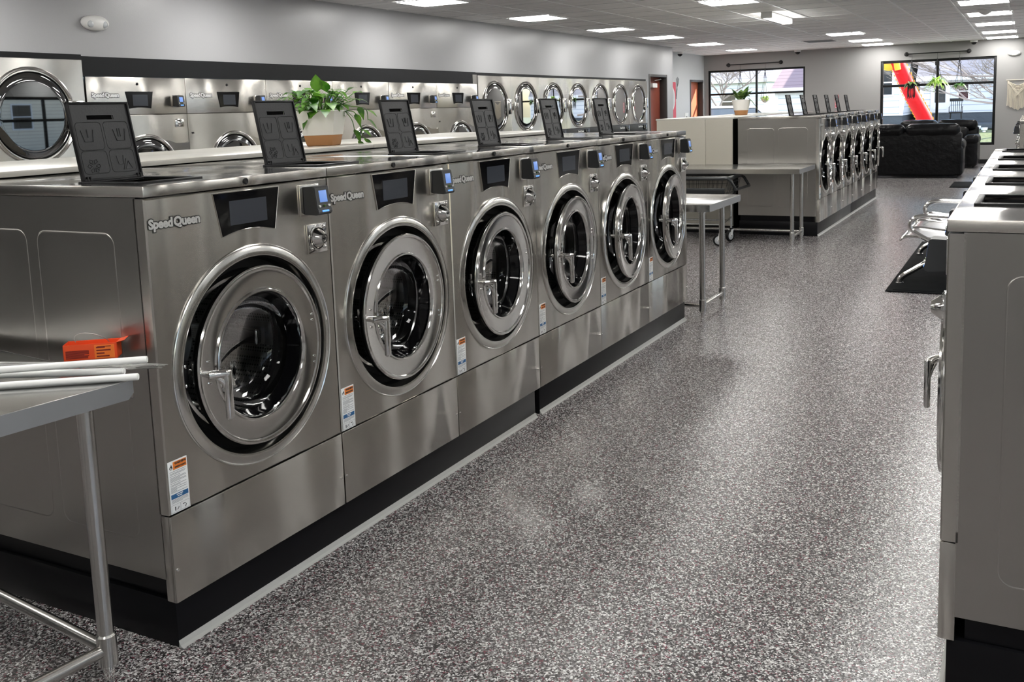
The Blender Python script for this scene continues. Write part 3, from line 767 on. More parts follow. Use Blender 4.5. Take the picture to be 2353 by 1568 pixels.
dome((-5.0, 19.4, ZC), 'white dome camera on the ceiling over the recessed pale wall')
dome((-2.83, 21.45, ZC), 'white dome camera at the ceiling beside the smaller window')
dome((.90, 21.45, ZC), 'white dome camera at the ceiling above the sofa window')
def emerg(loc, rz, label, s=1):
    t = thing('emergency_light', label, 'emergency light', loc, rz)
    mb = MB(); mb.sphere((0, 0, 0), .1, 'whiteplastic', (.45 * s, 1.30 * s, .62 * s), 28); mb.done('lamp_housing', t)
    mb = MB()
    for y in (-.065 * s, .065 * s): mb.sphere((.030 * s, y, -.012 * s), .028 * s, 'lens', (.6, 1, 1), 14)
    mb.done('lamp_lens', t)
emerg((X0 + .02, 3.58, 2.262), 0, 'white oval emergency light high on the left wall', 1.0)
emerg((1.68, Y1 - .02, 2.35), -pi / 2, 'white oval emergency light on the back wall above the macrame', .95)

# ------------------------------------------------------------------ windows and doors
def window(name, ax, c, u0, u1, z0, z1, us, zs, fw=.045, depth=.07):
    fr = MB()
    def bar(a, b, m=fr):
        if ax == 'y': m.box((a[0], c, a[1]), (b[0], c + depth, b[1]), 'frame', .003)
        else: m.box((c, a[0], a[1]), (c + depth, b[0], b[1]), 'frame', .003)
    bar((u0, z0), (u0 + fw, z1)); bar((u1 - fw, z0), (u1, z1)); bar((u0 + fw, z0), (u1 - fw, z0 + fw)); bar((u0 + fw, z1 - fw), (u1 - fw, z1))
    o = struct(fr.done(name))
    mb = MB()
    for u in us: bar((u - fw / 2, z0 + fw), (u + fw / 2, z1 - fw), mb)
    ed = [u0 + fw / 2, *us, u1 - fw / 2]
    for z in zs:
        for i in range(len(ed) - 1): bar((ed[i] + fw / 2, z - fw / 2), (ed[i + 1] - fw / 2, z + fw / 2), mb)
    mb.done('mullion', o)
    mb = MB()
    if ax == 'y': mb.quad([(u0 + fw, c + depth / 2, z0 + fw), (u1 - fw, c + depth / 2, z0 + fw), (u1 - fw, c + depth / 2, z1 - fw), (u0 + fw, c + depth / 2, z1 - fw)], 'pane')
    else: mb.quad([(c + depth / 2, u0 + fw, z0 + fw), (c + depth / 2, u1 - fw, z0 + fw), (c + depth / 2, u1 - fw, z1 - fw), (c + depth / 2, u0 + fw, z1 - fw)], 'pane')
    mb.done('window_glass', o)
    return o
window('window_1', 'y', Y1 + .03, *W1, (-3.84,), (1.71,))
window('window_2', 'y', Y1 + .03, *W2, (.178,), (1.755,), fw=.055)
window('window_3', 'x', X1 + .05, *W3, (5.95, 7.2, 8.5, 9.9), (1.55,), fw=.07)
window('added_window', 'x', X1 + .05, *W5, (-2.4, -1.2, 0.0), (1.55,), fw=.07)  # unseen window, added to let more daylight onto ceiling and washers
window('window_4', 'x', X1 + .05, *W4, (15.15, 16.3, 17.45), (1.6,), fw=.06)

def door(name, x, y0, y1, h, mat, depth, closer, kick):
    mb = MB(); f = .05
    mb.box((x - depth, y0, 0), (x + .012, y0 + f, h), 'doorframe', .004); mb.box((x - depth, y1 - f, 0), (x + .012, y1, h), 'doorframe', .004)
    mb.box((x - depth, y0 + f, h - f), (x + .012, y1 - f, h), 'doorframe', .004)
    o = struct(mb.done(name))
    mb = MB(); mb.box((x - depth + .01, y0 + f, .01), (x - depth + .055, y1 - f, h - f), mat, .003); lf = mb.done('door_leaf', o)
    mb = MB(); mb.cyl((x - depth + .055, y1 - f - .09, 1.0), (x - depth + .10, y1 - f - .09, 1.0), .012, 'chrome'); mb.cyl((x - depth + .10, y1 - f - .19, 1.0), (x - depth + .10, y1 - f - .08, 1.0), .010, 'chrome'); mb.done('door_lever', o)
    if closer:
        mb = MB(); mb.box((x - depth + .055, y0 + .42, h - .26), (x - depth + .12, y0 + .68, h - .17), 'whiteplastic', .008)
        mb.tube([(x - depth + .10, y0 + .60, h - .165), (x - depth + .15, y0 + .42, h - .12), (x - .02, y0 + .75, h - .09)], .010, 'galv'); mb.done('door_closer', o)
    return o
door('door_1', X0, D1[0], D1[1], D1[3], 'mahogany', .19, True, False)
door('door_2', -5.12, D2[0], D2[1], D2[3], 'doorsunlit', .17, False, False)

# painted mural on recess wall
mb = MB(); x = -5.117
mb.prism(rrect(18.45, 19.42, 1.20, 2.0, .03), .003, 'pinkred', FXf(x, 0, 0))
cpts = [(19.03 + .33 * cos(a * pi / 16), 1.63 + .30 * sin(a * pi / 16)) for a in range(32)]
mb.prism(cpts, .005, 'white', FXf(x, 0, 0))
cpts = [(19.03 + .28 * cos(a * pi / 16), 1.63 + .26 * sin(a * pi / 16)) for a in range(32)]
mb.prism(cpts, .007, 'wallwhite', FXf(x, 0, 0))
mb.tube([(x + .004, 19.42, 1.62), (x + .004, 19.45, 1.72), (x + .004, 19.50, 1.86)], .012, 'inkgrey', 6)
for k in range(5):
    mb.tube([(x + .004, 19.50, 1.86), (x + .004, 19.48 + .03 * k, 1.98), (x + .004, 19.46 + .045 * k, 2.12 - .02 * abs(k - 2))], .0035, 'inkgrey', 5)
mb.tube([(x + .004, 19.2, 1.2), (x + .004, 19.27, 1.05), (x + .004, 19.27, .9)], .014, 'inkgrey', 6)
mb.prism([(19.36, 1.0), (19.5, 1.0), (19.43, 1.13)], .004, 'inkgrey', FXf(x, 0, 0))
tag(mb.done('wall_mural'), 'red and white painted sign with grey twig lines on the recessed wall', 'mural')
mb = MB(); mb.box((x, 20.05, 1.02), (x + .01, 20.30, 1.30), 'white', .002); mb.box((x + .01, 20.10, 1.12), (x + .011, 20.2, 1.22), 'inkgrey')
tag(mb.done('wall_notice'), 'small white notice beside the sunlit orange door', 'sign')
mb = MB(); yb = Y1 - .012
mb.box((-2.005, yb, 1.30), (-1.92, Y1, 1.60), 'pinkred', .002)
mb.box((-1.998, yb - .002, 1.31), (-1.927, yb + .001, 1.59), 'white'); mb.box((-1.990, yb - .003, 1.32), (-1.935, yb, 1.58), 'pinkred')
for k in range(4): mb.box((-1.980, yb - .0045, 1.55 - k * .03), (-1.945, yb - .002, 1.57 - k * .03), 'white')
mb.prism([(0, 0), (.022, .035), (.009, .035), (.009, .09), (-.009, .09), (-.009, .035), (-.022, .035)], .003, 'white', ((-1.9625, yb - .002, 1.345), (1, 0, 0), (0, 0, 1), (0, -1, 0)))
tag(mb.done('extinguisher_sign'), 'narrow red extinguisher sign with white arrow on the back wall', 'sign')

# bulkhead boards above the dryers
mb = MB(); mb.box((X0 - .03, 3.435, 1.846), (X0 + .006, 9.53, 2.0), 'bulk'); struct(mb.done('trim_2'))
mb = MB(); mb.box((X0 - .03, -.35, 1.972), (X0 + .006, 3.435, 2.012), 'bulk'); mb.box((X0 - .03, 9.53, 1.962), (X0 + .006, 16.0, 1.995), 'bulk'); struct(mb.done('trim_3'))
mb = MB(); mb.box((X0 - .03, 9.45, 1.846), (X0 + .010, 9.56, 1.965), 'steel_side'); struct(mb.done('trim_4'))

# ------------------------------------------------------------------ dryers
def dryer_door(parent, cy, cz, r, name='dryer_door', hinge=True, W=.92):
    mb = MB()
    mb.lathe([(-.002, r), (.010, r - .002), (.018, r - .009), (.019, r - .016), (.010, r - .024), (-.016, r - .026)], 'chrome', (0, cy, cz), n=64)
    d = mb.done(name, parent)
    mb = MB(); mb.lathe([(-.008, r - .024), (-.014, r - .040), (-.010, r - .056)], 'rubber', (0, cy, cz), n=64); mb.done('door_seal', d)
    mb = MB(); mb.lathe([(-.004, r - .048), (.001, r - .060), (.002, r - .11), (.003, 0)], 'dryerglass', (0, cy, cz), n=48); mb.done('door_glass', d)
    mb = MB()
    a = .06; mb.box((.010, cy + r * .80, cz - .11), (.030, W - .03, cz + .11), 'chrome', .008, 3); mb.done('hinge_plate', d)
    mb = MB(); mb.box((.024, cy - r + .008, cz - .05), (.052, cy - r + .030, cz + .05), 'chrome', .006, 3); mb.done('door_handle', d)
    return d
def stack_dryer(label, loc, group, W=.925):
    t = thing('stacked_dryer', label, 'dryer', loc, 0, group)
    g = .002; H = 1.958; cy = .462
    mb = MB(); mb.box((-1.1, g, .1), (-.02, W - g, H), 'steel_side'); mb.box((-1.08, g + .02, 0), (-.04, W - g - .02, .1), 'plinth')
    mb.done('cabinet', t) if False else None
    for (nm, z0, z1, cz) in (('upper_front_panel', 1.155, H, 1.530), ('lower_front_panel', .10, .995, .56)):
        m2 = MB(); panel_with_hole(m2, g, W - g, z0, z1, cy, cz, .33, 'steel_dryer'); m2.done(nm, t)
    # cabinet shell (open at front so the drums show)
    mb.bm.clear(); mb.mats.clear()
    for (a, b) in (((-1.1, g, .1), (-.04, g + .004, H)), ((-1.1, W - g - .004, .1), (-.04, W - g, H)), ((-1.1, g, H - .004), (-.04, W - g, H)), ((-1.1, g, .1), (-1.096, W - g, H))): mb.box(a, b, 'steel_side')
    mb.box((-1.08, .02, 0), (-.04, W - .02, .1), 'plinth')
    mb.done('cabinet', t)
    dryer_door(t, cy, 1.530, .365); dryer_door(t, cy, .56, .365)
    for cz in (1.530, .56):
        mb = MB(); mb.lathe([(-.03, .345), (-.06, .35), (-.65, .35), (-.66, .33), (-.67, 0)], 'drum', (0, cy, cz), n=40); mb.done('drum', t)
    mb = MB(); mb.box((-.04, g, .998), (-.002, W - g, 1.152), 'flap', .003)
    cp = mb.done('control_strip', t)
    badge(.55, 1.10, .045, x=0).done('brand_badge', cp)
    mb = MB(); mb.box((-.002, .70, 1.03), (.012, .86, 1.13), 'blackgloss', .003); mb.done('control_display', cp)
    return t
labs = ['first', 'second', 'third', 'fourth', 'fifth', 'sixth', 'last']
sd = stack_dryer('nearest tall stacked dryer after the control-panel dryers, by the bulkhead end', (X0 + .02, 9.565, 0), 'stacked dryers along the left wall')
extra = ['', 'second tall dryer of the seven at the far left wall', 'third tall dryer of the seven at the far left wall', 'fourth and middle of the seven tall dryers on the far left wall', 'fifth tall dryer of the seven, glass catching the window', 'sixth tall dryer of the seven, next to last before the red-brown door', 'last tall dryer of the seven, next to the red-brown door']
for i in range(1, 7): dup(sd, (X0 + .02, 9.565 + i * .925, 0), 0, extra[i])
for (i, yy, lb) in ((0, 2.505, 'large round-door dryer at the left edge reflecting the black framed windows'), (1, 1.578, 'round-door dryer on the left wall just outside the left edge'), (2, .651, 'farther round-door dryer on the left wall outside the left edge'), (3, -.28, 'round-door dryer in the left wall beside the camera')):
    dup(sd, (X0 + .02, yy, .012), 0, lb, 'dryers at the near end of the left wall')

def tumbler(label, loc, group, W=1.017):
    t = thing('tumble_dryer', label, 'dryer', loc, 0, group)
    g = .0025; H = 1.842; cy, cz, r = .555, 1.045, .325; S = 1.535
    mb = MB(); panel_with_hole(mb, g, W - g, .30, S - .0015, cy, cz, r - .03, 'steel_dryer'); mb.done('front_panel', t)
    mb = MB(); mb.box((-.04, g, S + .0015), (0, W - g, H), 'steel_dryer', .004); up = mb.done('upper_panel', t)
    mb = MB()
    for (a, b) in (((-1.1, g, .1), (-.04, g + .004, H)), ((-1.1, W - g - .004, .1), (-.04, W - g, H)), ((-1.1, g, H - .004), (-.04, W - g, H)), ((-1.1, g, .1), (-1.096, W - g, H))): mb.box(a, b, 'steel_side')
    mb.box((-.038, g, .1), (0, W - g, .297), 'steel_dryer', .003); mb.box((-1.08, .02, 0), (-.05, W - .02, .1), 'plinth'); mb.done('cabinet', t)
    mb = MB(); mb.lathe([(0, .012), (.004, .011), (.005, .006), (.004, 0)], 'black', (0, .50, 1.788), n=16); mb.done('lock_plug', up)
    pts = [(-.142, 1.725), (.142, 1.725), (.112, 1.584)] + [(.112 * (1 - 2 * i / 6), 1.584 + .010 * (1 - (1 - 2 * i / 6) ** 2)) for i in range(1, 6)] + [(-.112, 1.584)]
    mb = MB(); mb.prism(pts[::-1], .004, 'blackgloss', FXf(0, .512, 0), bev=.001); dp = mb.done('control_display', t)
    mb = MB(); mb.box((.0042, .440, 1.607), (.005, .594, 1.700), 'screen_off'); mb.done('touch_screen', dp)
    badge(.178, 1.695, .050, x=.0012).done('brand_badge', t)
    card_reader(t, W - .150, 1.645, 1.05)
    mb = MB(); mb.box((0, W - .145, 1.422), (.006, W - .050, 1.492), 'chrome', .002); mb.lathe([(.006, .028), (.012, .026), (.026, .012), (.027, 0)], 'chrome', (0, W - .095, 1.457), n=20); mb.done('coin_box_plate', t)
    mb = MB(); mb.box((0, .035, 1.357), (.003, .062, 1.372), 'black'); mb.done('vent_slot', t)
    mb = MB(); mb.lathe([(-.002, r), (.010, r - .002), (.018, r - .009), (.019, r - .016), (.010, r - .024), (-.016, r - .026)], 'chrome', (0, cy, cz), n=64); d = mb.done('dryer_door', t)
    mb = MB(); mb.lathe([(-.008, r - .024), (-.014, r - .038), (-.010, r - .050)], 'rubber', (0, cy, cz), n=48); mb.done('door_seal', d)
    mb = MB(); mb.lathe([(-.004, r - .042), (.001, r - .06), (.002, r - .11), (.003, 0)], 'dryerglass', (0, cy, cz), n=48); mb.done('door_glass', d)
    # flared hinge wing on the right of the door
    pts = [(.17, .265), (.23, .262), (.30, .238), (.42, .236), (.455, .250), (.455, -.25), (.42, -.236), (.30, -.238), (.17, -.265), (.27, -.14), (.305, 0), (.27, .14)]
    mb = MB(); mb.prism(pts[::-1], .014, 'chrome', FXf(.0, cy, cz), bev=.004); mb.done('hinge_wing', d)
    mb = MB(); mb.lathe([(-.05, r - .03), (-.08, r), (-.7, r), (-.71, 0)], 'drum', (0, cy, cz), n=36); mb.done('drum', t)
    return t
NT = ['first control-panel dryer, showing its badge and blue reader above the open flap', 'second control-panel dryer from the left, next to the first', 'third control-panel dryer, its display hidden behind the pothos', 'fourth control-panel dryer, just right of the pothos', 'fifth control-panel dryer, next to last of the low group', 'sixth and last control-panel dryer, touching the tall stacked dryers']
td = tumbler(NT[0], (X0 + .02, 3.440, 0), 'control-panel dryers along the left wall')
for i in range(1, 6): dup(td, (X0 + .02, 3.440 + i * 1.017, 0), 0, NT[i])

# ------------------------------------------------------------------ tables
def worktable(label, loc, rz, x0, x1, y0, y1, H, legs, edge_mat='tabledge', rails=True):
    """local coordinates; legs = [(x, y)]; rails join them near the floor"""
    t = thing('steel_worktable', label, 'table', loc, rz)
    mb = MB(); th = .048
    mb.box((x0, y0, H - .004), (x1, y1, H), 'table', .0015)
    for (a, b) in (((x0, y0), (x1, y0 + .003)), ((x0, y1 - .003), (x1, y1))): mb.box((a[0], a[1], H - th), (b[0], b[1], H - .001), 'table')
    mb.box((x0, y0, H - th), (x0 + .003, y1, H - .001), 'table')
    mb.box((x0 + .05, (y0 + y1) / 2 - .06, H - .03), (x1 - .05, (y0 + y1) / 2 + .06, H - .005), 'galv')
    for yy in (y0, y1): mb.box((x0, yy - .0015, H - .002), (x1, yy + .0015, H + .0008), 'chrome')
    mb.done('tabletop', t)
    mb = MB()
    mb.prism([(y0, H - .001), (y1, H - .001), (y1, H - th + .015), (y1 - .015, H - th), (y0 + .015, H - th), (y0, H - th + .015)], .003, edge_mat, FXf(x1, 0, 0))
    mb.done('end_flange', t)
    for (lx, ly) in legs:
        mb = MB(); mb.cyl((lx, ly, .075), (lx, ly, H - .03), .0205, 'galv', 24); mb.cyl((lx, ly, H - .06), (lx, ly, H - .03), .028, 'galv', 24)
        lg = mb.done('leg', t)
        mb = MB(); mb.lathe([(0, .012), (.012, .014), (.03, .014), (.034, .019), (.075, .019)], 'chrome', (lx, ly, 0), 'z', 20, cap=True); mb.done('adjustable_foot', lg)
        mb = MB(); mb.lathe([(.045, .0255), (.125, .0255), (.13, .022)], 'galv', (lx, ly, 0), 'z', 20, cap=True); mb.done('rail_clamp', lg)
    for (i, j) in rails:
        a, b = legs[i], legs[j]
        mb = MB(); mb.cyl((a[0], a[1], .085), (b[0], b[1], .085), .0165, 'galv', 20); mb.done('foot_rail', t)
    return t
worktable('steel worktable at the left edge holding white tubes and an orange box', (-.069, -.178, 0), -R(7), -1.02, .158, -.70, .040, .83, [(0, 0), (0, -.60), (-.90, 0), (-.90, -.60)], rails=[(0, 1), (0, 2), (2, 3)])
worktable('short steel worktable beyond the end of the left row of washers', (0, 4.53, 0), 0, -1.15, .145, .012, .80, .79, [(.075, .07), (.075, .55), (-1.05, .07), (-1.05, .55)], rails=[(0, 1), (0, 2), (2, 3)])
worktable('long steel worktable in front of the rear island, cart beneath it', (0, 8.10, 0), 0, -2.0, -.0, 0, .78, .79, [(-.10, .14), (-.10, .60), (-1.9, .14), (-1.9, .60)], rails=[(0, 1), (1, 3), (2, 3)])

# things on the near table
def onT(px, py, z=.83):   # table-local to world
    c, s_ = cos(-R(7)), sin(-R(7))
    return V((-.069 + c * px - s_ * py, -.178 + s_ * px + c * py, z))
def ctube(a, b, label):
    mb = MB(); a, b = V(a), V(b); d = (b - a).normalized(); n = 20
    mb.cyl(a, b - d * .002, .0088, 'paper', n); mb.cyl(b - d * .003, b, .0075, 'paper', n)
    tag(mb.done('cardboard_tube'), label, 'tube', 'white tubes on the near table')
ctube((-.62, -.66, .868), (.107, -.118, .8725), 'white tube lying highest, slanting up behind the others to the washer corner')
ctube((-.55, -.46, .8455), (.062, -.152, .8462), 'shortest white tube, middle one of the three on the near table')
ctube((-.50, -.60, .8395), (.118, -.158, .8395), 'frontmost white tube reaching over the corner of the near table')
t = thing('carton', 'small open orange-red carton with dark print among wires on the near table', 'box', (-.190, -.135, .843), R(38))
mb = MB(); L, Dp, Hh = .135, .05, .042
mb.box((0, 0, 0), (L, Dp, .0015), 'orangebox'); mb.box((0, 0, 0), (L, .0015, Hh), 'orangebox'); mb.box((0, Dp - .0015, 0), (L, Dp, Hh), 'orangebox'); mb.box((0, 0, 0), (.0015, Dp, Hh), 'orangebox'); mb.box((L - .0015, 0, 0), (L, Dp, Hh), 'orangebox')
mb.done('carton_body', t)
mb = MB(); mb.prism([(0, 0), (L, 0), (L - .004, .018), (.004, .018)], .001, 'orangebox', ((0, Dp, Hh), (1, 0, 0), (0, .9, -.3), (0, .3, .9))); mb.prism([(0, 0), (Dp, 0), (Dp, .022), (0, .022)], .001, 'orangebox', ((L, 0, Hh), (0, 1, 0), (.9, 0, .2), (.2, 0, .9))); mb.done('carton_flap', t)
mb = MB(); rnd = random.Random(5)
mb.box((.078, -.0006, .002), (.128, 0, Hh - .004), 'orangepatch')
for k in range(8): mb.box((.006, -.0009, .005 + k * .0028), (.006 + .058 * rnd.choice((1, 1, .95, .8)), 0, .0068 + k * .0028), 'boxink')
for k, s_ in enumerate((.8, .5, .9, .55)): mb.box((.083, -.0012, .006 + k * .008), (.083 + .040 * s_, 0, .0095 + k * .008), 'boxink')
mb.box((.086, -.0012, .0330), (.120, 0, .0350), 'boxink')
mb.done('printed_text', t)
mb = MB(); rnd = random.Random(11)
for k in range(18):
    o = V((rnd.uniform(-.05, .03), rnd.uniform(-.045, .045), rnd.uniform(.0, .022)))
    z = .834; e = rnd.uniform(-.035, 0)
    pts = [V((-.62, -.42, z)) + o, V((-.38, -.27 + rnd.uniform(-.03, .03), z + rnd.uniform(0, .015))) + o * .6, V((-.10, -.135 + rnd.uniform(-.02, .02), z + rnd.uniform(.0, .012))) + o * .5,
           V((.04, -.098 + rnd.uniform(-.014, .012), z + .004)) + o * .4, V((.115 + e, -.075, z + .006)) + o * .3, V((.118 + e, -.083, z + .008)) + o * .3, V((.05, -.105, z + .006)) + o * .3]
    pts = [p if p.z > .8325 else V((p.x, p.y, .8325)) for p in pts]
    fine = []
    for i in range(len(pts) - 1):
        for q in range(4): fine.append(pts[i].lerp(pts[i + 1], q / 4))
    mb.tube(fine + [pts[-1]], .0007, 'wire', 8)
mb.tube([(-.155 + .05 * cos(a * pi / 10 + .6), -.07 + .02 * cos(a * pi / 10), .884 + .022 * sin(a * pi / 10)) for a in range(11)], .0009, 'wire', 5)
w = mb.done('hanger_wire'); tag(w, 'loose tangle of thin silver wires around the orange carton', 'wire'); w['kind'] = 'stuff'

# ------------------------------------------------------------------ laundry cart
t = thing('laundry_cart', 'black wire laundry cart on casters under the long worktable', 'cart', (-1.17, 8.02, 0))
def cartz(z): return z
mb = MB()
x0, x1, y0, y1, zt, zb = -.50, .50, -.16, .42, .712, .46
def rl(z, ins, r, m, n=8):
    mb.tube([(p[0], p[1], z) for p in rrect(x0 + ins, x1 - ins, y0 + ins * .6, y1 - ins * .6, .06, 4)], r, m, n, closed=True)
rl(zt, 0, .020, 'mesh'); bk = mb.done('basket_rim', t)
mb = MB()
for z, i_ in ((.66, .012), (.60, .02), (.555, .03), (.52, .045), (.49, .065)): rl(z, i_, .0022, 'mesh', 5)
for k in range(19):
    u = x0 + .05 + k * (x1 - x0 - .1) / 18
    mb.tube([(u, y0, zt), (u * .94, y0 + .03, .55), (u * .86, y0 + .07, zb), (u * .86, y1 - .07, zb), (u * .94, y1 - .03, .55), (u, y1, zt)], .0022, 'mesh', 5)
for k in range(11):
    v = y0 + .05 + k * (y1 - y0 - .1) / 10; vm = (y0 + y1) / 2; w_ = vm + (v - vm) * .85
    mb.tube([(x0, v, zt), (x0 + .03, w_, .55), (x0 + .08, w_, zb), (x1 - .08, w_, zb), (x1 - .03, w_, .55), (x1, v, zt)], .0022, 'mesh', 5)
mb.done('wire_basket', t)
mb = MB(); mb.box((x0 + .02, y0 + .004, .555), (x1 - .03, y0 + .009, .612), 'mesh', .002); mb.done('basket_band', t)
mb = MB(); mb.tube([(x1 + .0, y0 + .02, .705), (x1 + .03, y0 + .02, .69), (x1 + .085, y0 + .02, .60), (x1 + .085, y1 - .04, .60), (x1 + .03, y1 - .04, .69), (x1, y1 - .04, .705)], .014, 'mesh', 10); mb.done('push_handle', t)
mb = MB()
cx0, cx1, cy0, cy1 = -.36, .40, -.05, .34
for x in (cx0, cx1):
    for y in (cy0, cy1): mb.tube([(x, y, .135), (x, y, .44), (x * .9, y, .462)], .011, 'cartbar', 10)
for y in (cy0, cy1): mb.cyl((cx0, y, .225), (cx1, y, .225), .009, 'cartbar', 10)
for x in (cx0, cx1): mb.tube([(x, cy0, .215), (x, cy1, .265)], .009, 'cartbar', 10)
mb.done('cart_frame', t)
mb = MB(); mb.cyl((cx1, cy0, .15), (cx1, cy0, .32), .0135, 'yellow', 12); mb.done('yellow_sleeve', t)
for (x, y, a) in ((cx1, cy0, .3), (cx1, cy1, 1.2), (cx0, cy0, .5), (cx0, cy1, .9)):
    T = Matrix.Translation((x, y, 0)) @ Matrix.Rotation(a, 4, 'Z')
    mb = MB(); tt = bmesh.new()
    mb.lathe([(-.014, .044), (-.014, .058), (-.008, .0625), (.008, .0625), (.014, .058), (.014, .044)], 'rubber', (-.02, 0, .0625), 'y', 28)
    mb.lathe([(-.0145, .0), (-.0145, .03), (-.010, .045), (.010, .045), (.0145, .03), (.0145, 0)], 'wheel', (-.02, 0, .0625), 'y', 28)
    mb.cyl((-.02, -.022, .0625), (-.02, .022, .0625), .008, 'cartbar', 10)
    mb.bm.transform(T); c = mb.done('caster', t)
    mb = MB()
    for s_ in (-.019, .019): mb.prism([(-.038, .055), (-.008, .055), (.010, .11), (.02, .130), (-.022, .130)], .003, 'whiteplastic', ((0, s_ - .0015, 0), (1, 0, 0), (0, 0, 1), (0, 1, 0)))
    mb.cyl((0, 0, .127), (0, 0, .145), .018, 'rubber', 14); mb.bm.transform(T); mb.done('caster_fork', c)

# ------------------------------------------------------------------ bench and mats
t = thing('waiting_bench', 'chrome airport style bench with looped armrests on a black mat', 'bench', (0, 0, 0))
t.location = (1.5, 7.1, .012)
ox, oy, oz = 1.5, 7.1, .012
sy = [6.15, 6.73, 7.31]
def bl(p): return (p[0] - ox, p[1] - oy, p[2] - oz)
def arc(pts, n=6):
    """Catmull-Rom smoothing"""
    P = [V(p) for p in pts]; out = []
    for i in range(len(P) - 1):
        p0, p1, p2, p3 = P[max(i - 1, 0)], P[i], P[i + 1], P[min(i + 2, len(P) - 1)]
        for k in range(n):
            u = k / n
            out.append(.5 * ((2 * p1) + (p2 - p0) * u + (2 * p0 - 5 * p1 + 4 * p2 - p3) * u * u + (3 * p1 - p0 - 3 * p2 + p3) * u ** 3))
    return out + [P[-1]]
for y in sy:
    prof = [(1.175, .372), (1.20, .392), (1.26, .402), (1.38, .388), (1.55, .372), (1.62, .392), (1.655, .45), (1.70, .60), (1.735, .74), (1.745, .79)]
    mb = MB(); pr = arc([(p[0], 0, p[1]) for p in prof], 3)
    tt = bmesh.new(); rows = []
    for p in pr: rows.append([tt.verts.new(bl((p.x, y + .02, p.z))), tt.verts.new(bl((p.x, y + .56, p.z))), tt.verts.new(bl((p.x + .004, y + .56, p.z - .010))), tt.verts.new(bl((p.x + .004, y + .02, p.z - .010)))])
    for i in range(len(rows) - 1):
        for j in range(4): tt.faces.new((rows[i][j], rows[i][(j + 1) % 4], rows[i + 1][(j + 1) % 4], rows[i + 1][j]))
    tt.faces.new(rows[0]); tt.faces.new(rows[-1]); bmesh.ops.recalc_face_normals(tt, faces=tt.faces[:])
    mb.merge(tt, 'seatmetal'); st = mb.done('seat_shell', t)
    mb = MB()
    for yy in (y + .02, y + .56): mb.tube([bl((p.x, yy, p.z)) for p in pr], .009, 'chrome', 8)
    mb.tube([bl((1.175, y + .02, .372)), bl((1.175, y + .56, .372))], .009, 'chrome', 8); mb.done('seat_edge', st)
for y in (6.13, 7.30):
    mb = MB()
    mb.tube(arc([bl(p) for p in ((1.60, y, .562), (1.50, y, .566), (1.36, y, .568), (1.285, y, .550), (1.25, y, .505), (1.265, y, .455), (1.33, y, .41), (1.42, y, .36))], 5), .0175, 'chrome', 12)
    mb.tube([bl((1.34, y, .612)), bl((1.62, y, .612))], .014, 'black', 10) if False else None
    mb.done('armrest', t)
mb = MB(); mb.box(bl((1.38, 6.1, .315)), bl((1.46, 7.95, .365)), 'black', .008); mb.done('seat_beam', t)
for y in (6.27, 7.87):
    mb = MB(); mb.tube(arc([bl(p) for p in ((1.165, y, .020), (1.175, y, .055), (1.24, y, .105), (1.42, y, .20), (1.60, y, .12), (1.70, y, .06), (1.72, y, .02))], 5), .022, 'chrome', 12)
    mb.cyl(bl((1.42, y, .19)), bl((1.42, y, .32)), .024, 'chrome', 14); lg = mb.done('leg', t)
    for x in (1.165, 1.72):
        mb = MB(); mb.lathe([(0, .030), (.006, .030), (.011, .016), (.013, .012), (.02, .010)], 'chrome', bl((x, y, .0125)), 'z', 18, cap=True); mb.done('foot_pad', lg)
def matt(x0, y0, x1, y1, label, skew=0):
    mb = MB(); mb.box((x0, y0, 0), (x1, y1, .009), 'mat', .003); mb.box((x0 + .05, y0 + .05, .008), (x1 - .05, y1 - .05, .012), 'mat', .002)
    tag(mb.done('floor_mat'), label, 'mat')
matt(1.10, 5.93, 1.90, 8.75, 'large black rubber mat beneath the chrome bench')
matt(.90, 15.3, 1.62, 16.45, 'small dark mat on the floor near the sofas')

# ------------------------------------------------------------------ sofas
def cushion(mb, a, b, mat='leather', bev=.09, sub=2):
    t = bmesh.new(); bmesh.ops.create_cube(t, size=1)
    c = [(a[i] + b[i]) / 2 for i in range(3)]; d = [abs(b[i] - a[i]) for i in range(3)]
    t.transform(Matrix.Translation(c) @ Matrix.Diagonal((*d, 1)))
    bmesh.ops.bevel(t, geom=t.edges[:], offset=min(bev, min(d) * .45), segments=5, affect='EDGES', profile=.5)
    bmesh.ops.subdivide_edges(t, edges=[e for e in t.edges if e.calc_length() > .15], cuts=3, use_grid_fill=True)
    rnd = random.Random(hash(str(a)) % 1000)
    for v in t.verts:
        u = [(v.co[i] - c[i]) / (d[i] / 2) for i in range(3)]
        f = (1 - abs(u[0]) ** 2 * .8) if d[0] > d[1] else 1
        v.co += v.normal * (.012 * f + .006 * sin(v.co.x * 19 + v.co.z * 23) * cos(v.co.y * 17))
    mb.merge(t, mat, True)
